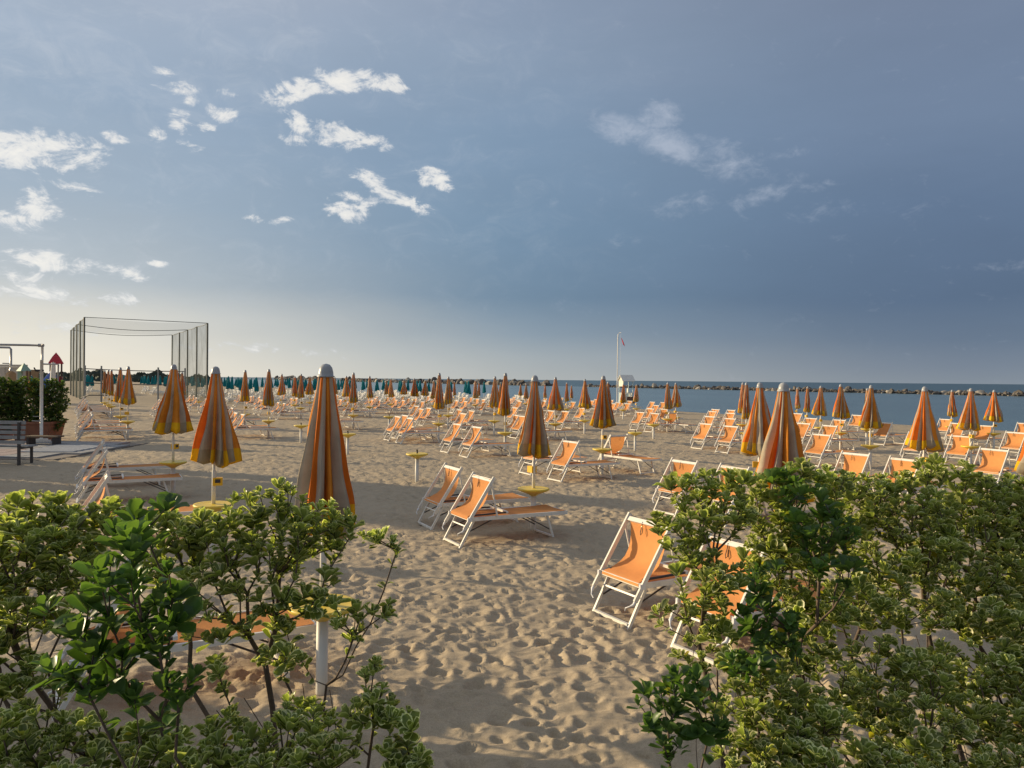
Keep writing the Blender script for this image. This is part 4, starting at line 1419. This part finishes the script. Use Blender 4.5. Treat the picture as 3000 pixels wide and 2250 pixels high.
def blocker(label, cx, cy, w, dpt, h, rz):
    r_ = thing('sun_blocker', label, 'blocker', (cx, cy, -.05), rz)
    part('wall', MB().box((0, 0, h / 2), (dpt, w, h)), M_BLOCKER, r_)
    part('roof', MB().box((0, 0, h + .08), (dpt + .5, w + .3, .14)), M_BLOCKROOF, r_)
    part('door', MB().box((dpt / 2 + .02, 0, 1.05), (.05, .9, 2.0)), M_BLUEP, r_)
    return r_


sd = Vector((-math.sin(SUN_BEARING), -math.cos(SUN_BEARING), 0)).normalized()   # where shadows run
sn = Vector((-sd.y, sd.x, 0))


def blocker_at(label, along, n0, n1, h, dpt=3.0):
    c_ = sd * along + sn * ((n0 + n1) / 2)
    blocker(label, c_.x, c_.y, n1 - n0, dpt, h, math.atan2(sd.y, sd.x))


blocker_at('added unseen shade cabin with a flat roof on the land side of the sand', -13.5, -3.0, 4.55, 3.4)  # added out of view, sized to lay shade on the nearest sand
blocker_at('tall added unseen shade cabin beyond the paved corner, the near one of three', -28.0, 11.1, 12.4, 5.7)  # this and the next two: unseen, heights stepped to shape the shade band
blocker_at('lower added unseen shade cabin beyond the paved corner, between two taller ones', -28.0, 12.5, 14.7, 4.75)
blocker_at('slim tall added unseen shade cabin beyond the paved corner, the far one of three', -28.0, 14.8, 15.7, 5.6)

# ------------------------------------------------------------------ evergreen shrubs (leaf rosettes on twigs)
def leaf_mat(name, face, back, margin, transl, gloss):
    mats = []
    for nm, colr in ((name, face), (name + '_margin', margin)):
        m_ = bpy.data.materials.new(nm)
        m_.use_nodes = True
        t = m_.node_tree
        t.nodes.clear()
        k = G(t)
        out = k.n('ShaderNodeOutputMaterial')
        p = k.n('ShaderNodeBsdfPrincipled')
        at = k.n('ShaderNodeAttribute', attribute_name='tint')
        oi = k.n('ShaderNodeObjectInfo')
        geo = k.n('ShaderNodeNewGeometry')
        f = at.outputs['Fac']
        c = k.mix(f, tuple(v * 0.62 for v in colr) + (1,), tuple(min(1, v * 1.45) for v in colr) + (1,))
        c = k.mix(k.rng(f, 0.93, 0.97), c, (0.50, 0.42, 0.05, 1))                 # now and then a yellowed leaf
        c = k.mix(k.m('MULTIPLY', geo.outputs['Backfacing'], 0.6), c, tuple(back) + (1,))
        t.links.new(c, p.inputs['Base Color'])
        p.inputs['Roughness'].default_value = gloss
        p.inputs['Specular IOR Level'].default_value = 0.5
        tr = k.n('ShaderNodeBsdfTranslucent')
        tc_ = k.mix(1.0, c, (1.35, 1.5, 0.55, 1), 'MULTIPLY')
        t.links.new(tc_, tr.inputs[0])
        mx = k.n('ShaderNodeMixShader')
        mx.inputs[0].default_value = transl
        t.links.new(p.outputs[0], mx.inputs[1])
        t.links.new(tr.outputs[0], mx.inputs[2])
        t.links.new(mx.outputs[0], out.inputs[0])
        mats.append(m_)
    return mats


LEAF_V = leaf_mat('variegated_leaf', (0.185, 0.225, 0.048), (0.29, 0.33, 0.11), (0.85, 0.78, 0.40), 0.44, 0.38)
LEAF_G = leaf_mat('green_leaf', (0.075, 0.145, 0.030), (0.13, 0.20, 0.06), (0.11, 0.185, 0.045), 0.40, 0.42)
LEAF_P = leaf_mat('planter_leaf', (0.085, 0.14, 0.032), (0.12, 0.17, 0.05), (0.10, 0.16, 0.04), 0.36, 0.4)
M_BARK = material('shrub_bark', (0.11, 0.078, 0.055), 0.85, 0.3, 30.0, bump=0.4, bscale=120.0)


def leaf_template(seed, width=0.40, cup=0.28, bend=0.25):
    """unit-length obovate leaf along +x, upper face +z; last column pairs are the pale margin"""
    r_ = random.Random(seed)
    st_ = [0.0, 0.22, 0.43, 0.65, 0.86, 1.0]
    wd_ = [0.08, 0.27, 0.41, 0.46, 0.37, 0.13]
    cup *= r_.uniform(.6, 1.4)
    bend *= r_.uniform(.3, 1.6)
    wv = r_.uniform(0, 6)
    vs, fs, ms = [], [], []
    for i, (u, w_) in enumerate(zip(st_, wd_)):
        w_ *= width / 0.46 * r_.uniform(.94, 1.06)
        zc = -bend * u * u + 0.04 * math.sin(wv + 5 * u)
        for q_ in (-1, -.78, 0, .78, 1):
            y = q_ * w_
            vs.append((u - 0.06 * abs(q_) * (i == 5), y, zc + cup * abs(q_) ** 1.5 * w_ * 2 * (0.5 + u * .5) + 0.012 * math.sin(wv + 9 * u + q_) * abs(q_)))
    for i in range(5):
        for j in range(4):
            fs.append((i * 5 + j, (i + 1) * 5 + j, (i + 1) * 5 + j + 1, i * 5 + j + 1))
            ms.append(1 if j in (0, 3) or i == 4 else 0)
    # face winding so that +z is the front
    fs = [f[::1] for f in fs]
    return np.array(vs), np.array(fs), np.array(ms)


TEMPL = [leaf_template(i, 0.265 + 0.03 * (i % 3), 0.36, 0.04 + .12 * (i % 2)) for i in range(5)]
LEAF_OBJ = {}


def leaf_object_mesh(kind, mats, v_, tint):
    key = (kind, v_, round(tint * 5))
    if key not in LEAF_OBJ:
        vs, fs, ms = TEMPL[v_]
        me = bpy.data.meshes.new('leaf')
        me.from_pydata([tuple(a) for a in vs], [], [tuple(int(q_) for q_ in f) for f in fs])
        for m_ in mats:
            me.materials.append(m_)
        me.polygons.foreach_set('material_index', ms.astype(np.int32))
        me.polygons.foreach_set('use_smooth', np.ones(len(fs), dtype=bool))
        at = me.attributes.new('tint', 'FLOAT', 'POINT')
        at.data.foreach_set('value', np.full(len(vs), round(tint * 5) / 5 * 0.9, dtype=np.float32))
        me.update()
        LEAF_OBJ[key] = me
    return LEAF_OBJ[key]


CAM_INV = np.array(CAM_R.transposed())


def project(pts):
    q_ = (pts - np.array(EYE)) @ CAM_INV.T
    zz = np.minimum(q_[:, 2], -1e-3)
    return np.stack([PW / 2 + FPX * q_[:, 0] / -zz, PH / 2 - FPX * q_[:, 1] / -zz], -1), -q_[:, 2]


GL = 'shrubs of the left clump'
GR = 'shrubs of the right hedge'


def shrub(name, label, base, lobes, seed, kind='V', leaf=0.056, density=1.25, n_pieces=300, group=None, stems=10, twig=1.0, spread=0.16, rosette=(7, 12), category='shrub', drop=12):
    """lobes: (x, y, rx, ry in half-size picture units, distance, share) placed in space at their true distance"""
    r_ = np.random.default_rng(seed)
    mats = {'V': LEAF_V, 'G': LEAF_G, 'P': LEAF_P}[kind]
    tips, dirs = [], []
    for (x, y, rx, ry, dep, share) in lobes:
        c_ = np.array(at_depth(x * 1.3562, (y + drop) * 1.3562, dep))
        ax, az_ = rx * 1.3562 * dep / FPX, ry * 1.3562 * dep / FPX
        ay = min(max(ax, az_) * 0.8, 0.42)
        n = max(3, int(share * density * (1.35 if group == GL else 1.2 if y < 1170 else 0.85) * (rx * ry) / 95.0 * (dep / 3.3) ** 2 / (leaf / .05) ** 1.6))
        for _ in range(n):
            d_ = r_.normal(size=3)
            d_ /= np.linalg.norm(d_)
            q_ = d_ * (r_.uniform(0.25, 1.0) ** 0.45)
            cand = c_ + q_ * np.array([ax, ay, az_])
            if tips and np.min(np.sum((np.array(tips) - cand) ** 2, axis=1)) < (leaf * 0.95) ** 2:
                continue
            tips.append(cand)
    tips = np.array(tips)
    base = np.array([base[0], base[1], float(land(base[0], base[1])) - 0.03])
    tips = tips[tips[:, 2] > base[2] + 0.06]
    order = np.argsort(np.linalg.norm((tips - base) * np.array([1, 1, 0.8]), axis=1))
    nodes = [base + np.array([r_.normal() * spread * .9, r_.normal() * spread * .5, 0]) for _ in range(stems)]
    nodes.insert(0, base + np.array([0, 0, -.02]))
    stems += 1
    par = [-1] + [0] * (stems - 1)
    plen = [0.3] + [0.0] * (stems - 1)
    tip_nodes = []
    for si in range(1, stems):                       # several upright main stems fan out from the foot
        goal = tips[int(r_.integers(0, len(tips)))]
        a = nodes[si]
        goal = a + (goal - a) * np.array([.72, .72, .62])
        last, nseg = si, 7
        for sgi in range(1, nseg + 1):
            f = sgi / nseg
            q_ = a + (goal - a) * np.array([f ** 1.5, f ** 1.5, f]) + r_.normal(size=3) * .012
            nodes.append(q_)
            par.append(last)
            plen.append(plen[last] + .04)
            last = len(nodes) - 1
    for oi in order:
        p_ = tips[oi]
        A = np.array(nodes)
        dvec = p_ - A
        dist = np.linalg.norm(dvec, axis=1)
        side = np.linalg.norm(dvec[:, :2], axis=1)
        cost = dist + 0.70 * np.array(plen) + 1.2 * np.maximum(0, 0.30 * side - dvec[:, 2]) + 0.25 * (dist < .04)
        j = int(np.argmin(cost))
        L = dist[j]
        segs = max(1, int(L / 0.11))
        a = A[j]
        mid_up = np.array([0, 0, -0.10 * L]) + r_.normal(size=3) * 0.03 * L
        last = j
        for sgi in range(1, segs + 1):
            f = sgi / segs
            q_ = a * (1 - f) + p_ * f + mid_up * math.sin(math.pi * f) + (r_.normal(size=3) * 0.008 if sgi < segs else 0)
            nodes.append(q_)
            par.append(last)
            plen.append(plen[last] + L / segs)
            last = len(nodes) - 1
        tip_nodes.append(last)
    NN = len(nodes)
    cnt = np.zeros(NN)
    for i in tip_nodes:
        cnt[i] += 1
    for i in range(NN - 1, -1, -1):
        if par[i] >= 0:
            cnt[par[i]] += cnt[i]
    radius = np.minimum(twig * 0.0020 * np.maximum(cnt, 1) ** 0.40, twig * 0.013)
    root = thing(name, label, category, tuple(base), 0.0, group)
    nd = np.array(nodes) - base
    # twigs
    vs, fs = [], []
    ring = 5
    for i in range(NN):
        if par[i] < 0:
            continue
        a, b = nd[par[i]], nd[i]
        d_ = b - a
        L = np.linalg.norm(d_)
        if L < 1e-5:
            continue
        d_ /= L
        up = np.array([0, 0, 1.0]) if abs(d_[2]) < .9 else np.array([1.0, 0, 0])
        e1 = np.cross(d_, up)
        e1 /= np.linalg.norm(e1)
        e2 = np.cross(d_, e1)
        r0, r1 = min(radius[par[i]], radius[i] * 1.35), radius[i]
        b0 = len(vs)
        for (c_, rad_) in ((a, r0), (b, r1)):
            for k_ in range(ring):
                an = 2 * math.pi * k_ / ring
                vs.append(tuple(c_ + (e1 * math.cos(an) + e2 * math.sin(an)) * rad_))
        for k_ in range(ring):
            k2 = (k_ + 1) % ring
            fs.append((b0 + k_, b0 + k2, b0 + ring + k2, b0 + ring + k_))
    me = bpy.data.meshes.new('stems')
    me.from_pydata(vs, [], fs)
    me.materials.append(M_BARK)
    me.polygons.foreach_set('use_smooth', [True] * len(fs))
    link('twigs', me, root)
    # leaves
    P_, X_, Z_, S_, T_ = [], [], [], [], []
    for ti in tip_nodes:
        p_ = nd[ti]
        d_ = nd[ti] - nd[par[ti]]
        d_ = d_ / (np.linalg.norm(d_) + 1e-9)
        d_ = d_ * 0.6 + np.array([0, 0, 0.75]) + r_.normal(size=3) * 0.22
        d_ /= np.linalg.norm(d_)
        up = np.array([1.0, 0, 0]) if abs(d_[0]) < .8 else np.array([0, 1.0, 0])
        e1 = np.cross(d_, up)
        e1 /= np.linalg.norm(e1)
        e2 = np.cross(d_, e1)
        n = int(r_.integers(*rosette))
        phase = r_.uniform(0, 6.28)
        size = leaf * (0.72 + 0.85 * r_.random() ** 1.8)
        rt = r_.uniform(0.1, 0.8)
        for q_ in range(n):
            f = q_ / n
            an = phase + q_ * 2.39996 + r_.normal() * .15
            elv = R(24 + 56 * f ** 0.9) + r_.normal() * .17           # outer leaves spread, inner stand up
            rd = e1 * math.cos(an) + e2 * math.sin(an)
            x_ = rd * math.cos(elv) + d_ * math.sin(elv)
            z_ = d_ * math.cos(elv) - rd * math.sin(elv)
            P_.append(p_ - d_ * (1 - f) * 0.45 * leaf * r_.uniform(.5, 1.5) + rd * 0.003)
            X_.append(x_)
            Z_.append(z_)
            S_.append(size * (1.05 - 0.45 * f) * r_.uniform(.85, 1.15))
            T_.append(min(0.9, max(0.0, rt + r_.normal() * .13)) if r_.random() > 0.02 else 0.99)
        for q_ in range(int(r_.integers(2, 6))):                        # a few strays lower on the twig
            a = nd[par[ti]]
            f = r_.random()
            an = r_.uniform(0, 6.28)
            rd = e1 * math.cos(an) + e2 * math.sin(an)
            x_ = rd * .85 + d_ * .4 + r_.normal(size=3) * .2
            x_ /= np.linalg.norm(x_)
            z_ = d_ - x_ * np.dot(d_, x_)
            P_.append(p_ * (1 - f) + a * f)
            X_.append(x_)
            Z_.append(z_ / (np.linalg.norm(z_) + 1e-9))
            S_.append(size * r_.uniform(.7, 1.1))
            T_.append(min(0.9, max(0.0, rt - .1 + r_.normal() * .13)) if r_.random() > 0.05 else 0.99)
    P_, X_, Z_, S_, T_ = (np.array(a) for a in (P_, X_, Z_, S_, T_))
    Y_ = np.cross(Z_, X_)
    V_ = r_.integers(0, 5, len(P_))
    # the leaves that show largest stand as pieces of their own
    chosen = np.zeros(len(P_), dtype=bool)
    if n_pieces:
        ctr = P_ + X_ * (S_ * 0.55)[:, None] + base
        uv, dep = project(ctr)
        size_px = S_ * FPX / dep
        view = (ctr - np.array(EYE)) / np.linalg.norm(ctr - np.array(EYE), axis=1)[:, None]
        facing = 0.35 + 0.65 * np.abs(np.sum(Z_ * view, axis=1))
        score = size_px * size_px * facing
        inside = (uv[:, 0] > 8) & (uv[:, 0] < PW - 8) & (uv[:, 1] > 8) & (uv[:, 1] < PH - 8)
        cell = {}
        for i in np.argsort(dep):
            if not inside[i]:
                continue
            ck = (int(uv[i, 0] // 22), int(uv[i, 1] // 22))
            if ck not in cell:
                cell[ck] = i
        cand = sorted(cell.values(), key=lambda i: -score[i])[:n_pieces]
        chosen[cand] = True
    for i in np.nonzero(chosen)[0]:
        o = link('leaf', leaf_object_mesh(kind, mats, int(V_[i]), float(T_[i])), root)
        M_ = Matrix([[X_[i][r3] * S_[i], Y_[i][r3] * S_[i], Z_[i][r3] * S_[i], P_[i][r3]] for r3 in range(3)] + [[0, 0, 0, 1]])
        o.matrix_basis = M_
    rest = ~chosen
    allv, allf, allm, allt = [], [], [], []
    off = 0
    for v_ in range(5):
        sel = np.nonzero(rest & (V_ == v_))[0]
        if not len(sel):
            continue
        tv, tf, tmi = TEMPL[v_]
        B_ = np.stack([X_[sel], Y_[sel], Z_[sel]], 1)
        W_ = np.einsum('nk,lkj->lnj', tv, B_) * S_[sel][:, None, None] + P_[sel][:, None, :]
        allv.append(W_.reshape(-1, 3))
        allf.append((tf[None] + (np.arange(len(sel)) * len(tv))[:, None, None] + off).reshape(-1, 4))
        allm.append(np.tile(tmi, len(sel)))
        allt.append(np.repeat(T_[sel], len(tv)))
        off += len(sel) * len(tv)
    av, af, am, at_ = np.concatenate(allv), np.concatenate(allf), np.concatenate(allm), np.concatenate(allt)
    me = bpy.data.meshes.new('foliage')
    me.vertices.add(len(av))
    me.vertices.foreach_set('co', av.reshape(-1).astype(np.float32))
    me.loops.add(af.size)
    me.loops.foreach_set('vertex_index', af.reshape(-1).astype(np.int32))
    me.polygons.add(len(af))
    me.polygons.foreach_set('loop_start', np.arange(0, af.size, 4, dtype=np.int32))
    for m_ in mats:
        me.materials.append(m_)
    me.update(calc_edges=True)
    me.polygons.foreach_set('material_index', am.astype(np.int32))
    me.polygons.foreach_set('use_smooth', np.ones(len(af), dtype=bool))
    a_ = me.attributes.new('tint', 'FLOAT', 'POINT')
    a_.data.foreach_set('value', at_.astype(np.float32))
    tag(link('foliage', me, root), kind='stuff')
    return root


V1 = 'variegated_shrub'
shrub(V1, 'cream edged shrub at the left picture edge, its rosettes topping the clump', (-1.75, 3.35),
      [(20, 1110, 70, 50, 3.3, 1.2), (95, 1110, 55, 55, 3.35, 1.2), (170, 1130, 70, 50, 3.3, 1.1), (40, 1190, 110, 70, 3.2, 1), (160, 1210, 80, 60, 3.25, .8),
       (20, 1320, 90, 70, 3.1, .6), (130, 1300, 70, 60, 3.15, .5), (20, 1440, 80, 60, 3.05, .5), (-60, 1250, 90, 160, 3.2, .6), (110, 1440, 60, 50, 3.1, .3)], 101, group=GL)
shrub(V1, 'cream edged shrub low in the bottom left corner below the dark green one', (-1.25, 2.75),
      [(60, 1570, 90, 60, 2.75, .8), (200, 1590, 100, 60, 2.75, .8), (330, 1600, 80, 50, 2.75, .8), (60, 1660, 100, 40, 2.6, .8), (240, 1670, 120, 40, 2.6, .8), (420, 1650, 90, 45, 2.65, .8)], 102, leaf=.053, group=GL)
shrub('green_shrub', 'dark green broad leaved shrub among the cream edged ones of the left clump', (-1.05, 2.62),
      [(270, 1180, 55, 45, 2.5, .9), (240, 1240, 50, 45, 2.4, .9), (300, 1130, 55, 30, 2.75, .7), (330, 1240, 50, 45, 2.6, .8), (200, 1340, 60, 60, 2.5, .6), (300, 1370, 70, 60, 2.55, .7),
       (360, 1320, 50, 50, 2.7, .6), (180, 1430, 70, 50, 2.5, .5), (290, 1480, 80, 45, 2.55, .5), (375, 1080, 24, 26, 2.7, 1.2), (90, 1270, 40, 40, 2.6, .4), (400, 1480, 50, 50, 2.6, .4)], 103, kind='G', leaf=.076, group=GL, rosette=(6, 10))
shrub(V1, 'cream edged shrub with bare forked stems, long twigs reaching over the sand', (-0.82, 3.30),
      [(250, 1100, 50, 30, 3.4, 1.0), (330, 1110, 60, 30, 3.4, 1.0), (400, 1150, 60, 40, 3.35, 1.0), (370, 1220, 60, 45, 3.3, .7), (690, 1290, 45, 25, 3.2, .6), (625, 1320, 40, 40, 3.2, .5), (610, 1400, 50, 40, 3.1, .35), (470, 1120, 65, 35, 3.35, 1.0), (560, 1075, 55, 35, 3.4, 1.2), (615, 1065, 50, 35, 3.4, 1.2), (690, 1105, 60, 40, 3.4, 1.2), (740, 1120, 28, 35, 3.4, 1),
       (480, 1180, 70, 40, 3.3, .8), (600, 1150, 90, 50, 3.35, 1.1), (690, 1170, 60, 40, 3.4, .9), (650, 1225, 80, 25, 3.3, .5), (430, 1240, 50, 40, 3.2, .5), (520, 1250, 60, 40, 3.2, .4),
       (800, 1145, 26, 18, 3.45, 1), (852, 1165, 14, 20, 3.45, 1.6), (800, 1300, 45, 28, 3.2, 1.0), (750, 1345, 40, 22, 3.15, .8), (715, 1240, 35, 20, 3.3, .6), (560, 1330, 70, 40, 3.2, .25), (440, 1340, 50, 50, 3.1, .3)], 104, group=GL, stems=10)
shrub(V1, 'low cream edged shrub at the foot of the clump, beside the open sand', (-0.62, 2.82),
      [(808, 1450, 32, 40, 2.95, 1.0), (800, 1520, 50, 35, 2.9, .9), (860, 1560, 45, 40, 2.85, .9), (760, 1560, 50, 50, 2.85, .9), (880, 1630, 45, 35, 2.8, 1), (680, 1545, 50, 45, 2.9, .8), (700, 1620, 80, 45, 2.75, 1),
       (590, 1580, 60, 55, 2.85, .8), (500, 1560, 60, 40, 2.9, .6), (480, 1620, 70, 40, 2.75, .8), (600, 1660, 90, 30, 2.65, .9), (640, 1500, 40, 30, 2.95, .5), (480, 1450, 45, 40, 2.95, .45)], 105, leaf=.052, group=GL, stems=10)

shrub(V1, 'cream edged shrub at the open left edge of the hedge, stems bare below', (1.25, 3.55),
      [(1480, 1050, 50, 40, 3.7, 1.1), (1525, 1025, 35, 30, 3.75, 1.2), (1590, 1030, 40, 35, 3.8, 1.1), (1440, 1115, 36, 26, 3.65, 1.2), (1500, 1120, 50, 40, 3.65, 1), (1570, 1100, 60, 45, 3.7, .9), (1455, 1160, 30, 25, 3.6, .8),
       (1510, 1190, 50, 40, 3.6, .8), (1560, 1230, 60, 50, 3.55, .7), (1465, 1230, 22, 20, 3.5, .9), (1425, 1325, 16, 22, 3.4, 1.4), (1480, 1300, 40, 30, 3.45, 1.0), (1530, 1320, 50, 50, 3.45, 1.1), (1500, 1400, 40, 40, 3.4, .8), (1580, 1400, 40, 50, 3.4, .9), (1550, 1250, 50, 40, 3.4, .9)], 201, group=GR, stems=10)
shrub('green_shrub', 'deep green glossy shrub running up through the middle of the hedge', (1.45, 3.45),
      [(1745, 1075, 70, 40, 3.75, .7), (1780, 1140, 70, 50, 3.6, .7), (1650, 1240, 45, 50, 3.35, .8), (1640, 1320, 40, 60, 3.3, .9), (1690, 1350, 50, 50, 3.3, .8), (1620, 1420, 45, 40, 3.2, .6), (1790, 1220, 70, 40, 3.5, .5), (1690, 1030, 40, 25, 3.9, .5)], 202, kind='G', leaf=.06, group=GR, rosette=(6, 10))
shrub('green_shrub', 'glossy green shoot sticking out low at the left corner of the hedge', (1.0, 2.75),
      [(1405, 1495, 30, 32, 3.0, 1.1), (1450, 1480, 40, 30, 3.0, 1.0), (1420, 1545, 40, 25, 2.95, .9), (1480, 1540, 50, 40, 2.95, .8), (1530, 1470, 35, 35, 3.05, .8), (1450, 1610, 45, 40, 2.85, .9), (1540, 1560, 40, 40, 2.95, .5)], 203, kind='G', leaf=.06, group=GR, rosette=(6, 10))
shrub(V1, 'cream edged shrub of the hedge right below the big closed parasol', (1.75, 3.95),
      [(1660, 1040, 55, 40, 4.0, 1.2), (1720, 1010, 40, 30, 4.05, 1.0), (1670, 1110, 80, 45, 3.95, 1.1), (1790, 1040, 50, 40, 4.1, 1.1), (1740, 1150, 80, 50, 3.9, .9), (1700, 1220, 90, 60, 3.8, .9), (1760, 1300, 90, 60, 3.7, .8), (1720, 1390, 80, 55, 3.6, .7), (1640, 1180, 50, 45, 3.85, .8)], 204, group=GR)
shrub(V1, 'bushy cream edged shrub in the middle of the hedge top', (2.45, 4.2),
      [(1850, 1030, 55, 25, 4.3, 1.2), (1930, 1030, 60, 25, 4.35, 1.2), (2010, 1005, 40, 35, 4.4, 1.1), (1860, 1090, 80, 50, 4.2, 1.1), (1960, 1090, 90, 50, 4.25, 1.1), (1880, 1180, 100, 60, 4.1, 1), (1990, 1180, 90, 60, 4.15, 1), (1870, 1280, 100, 60, 3.95, .9), (1980, 1290, 100, 60, 4.0, .9)], 205, group=GR)
shrub(V1, 'dense cream edged shrub at the right picture edge of the hedge', (3.2, 4.3),
      [(2060, 1010, 45, 35, 4.5, 1.2), (2120, 1045, 60, 35, 4.5, 1.2), (2190, 1050, 50, 35, 4.5, 1.1), (2080, 1100, 90, 50, 4.4, 1.1), (2180, 1120, 80, 60, 4.4, 1.1), (2100, 1200, 100, 60, 4.25, 1), (2200, 1220, 80, 70, 4.3, 1), (2120, 1310, 110, 60, 4.1, .9), (2220, 1330, 80, 70, 4.1, .9), (2270, 1180, 80, 130, 4.4, .8)], 206, group=GR)
shrub(V1, 'low cream edged shrub in the bottom part of the hedge, near its left corner', (1.55, 3.1),
      [(1600, 1500, 60, 50, 3.2, 1), (1690, 1480, 70, 55, 3.25, 1), (1760, 1540, 80, 55, 3.2, 1), (1660, 1570, 80, 50, 3.1, 1), (1600, 1620, 70, 40, 3.0, 1), (1720, 1640, 90, 40, 3.0, 1), (1800, 1460, 70, 50, 3.35, .9)], 207, leaf=.052, group=GR)
shrub(V1, 'low cream edged shrub in the bottom part of the hedge, middle of it', (2.1, 3.3),
      [(1880, 1420, 90, 60, 3.6, .9), (1900, 1520, 90, 60, 3.4, .9), (1980, 1450, 80, 60, 3.55, .9), (2000, 1560, 90, 60, 3.3, .9), (1860, 1620, 90, 40, 3.15, 1), (1990, 1640, 80, 40, 3.15, 1)], 208, leaf=.052, group=GR)
shrub(V1, 'low cream edged shrub in the bottom right corner of the picture', (2.75, 3.5),
      [(2080, 1430, 80, 60, 3.75, .9), (2170, 1440, 80, 60, 3.75, .9), (2100, 1540, 90, 60, 3.55, .9), (2200, 1550, 80, 60, 3.55, .9), (2100, 1640, 90, 40, 3.35, 1), (2200, 1650, 80, 40, 3.35, 1), (2270, 1500, 70, 120, 3.7, .7)], 209, leaf=.052, group=GR)

# shrubs in the terracotta planters
shrub('planter_shrub', 'dense dark green shrub filling the planter behind the shower post', (PLX, PLY),
      [(60, 860, 55, 45, PLY, 11), (110, 860, 38, 42, PLY, 11), (100, 905, 42, 30, PLY, 10), (55, 905, 40, 30, PLY, 9)], 301, kind='P', leaf=.11, density=.11, drop=0, n_pieces=0, stems=6, twig=2.0, spread=.6, rosette=(6, 10))
shrub('planter_shrub', 'dense dark green shrub in the planter behind the grey bench', (PLX - 1.75, PLY - .2),
      [(0, 860, 50, 46, PLY - .2, 11), (-30, 880, 40, 46, PLY - .2, 9), (10, 905, 45, 30, PLY - .2, 10)], 302, kind='P', leaf=.11, density=.11, drop=0, n_pieces=0, stems=6, twig=2.0, spread=.6, rosette=(6, 10))
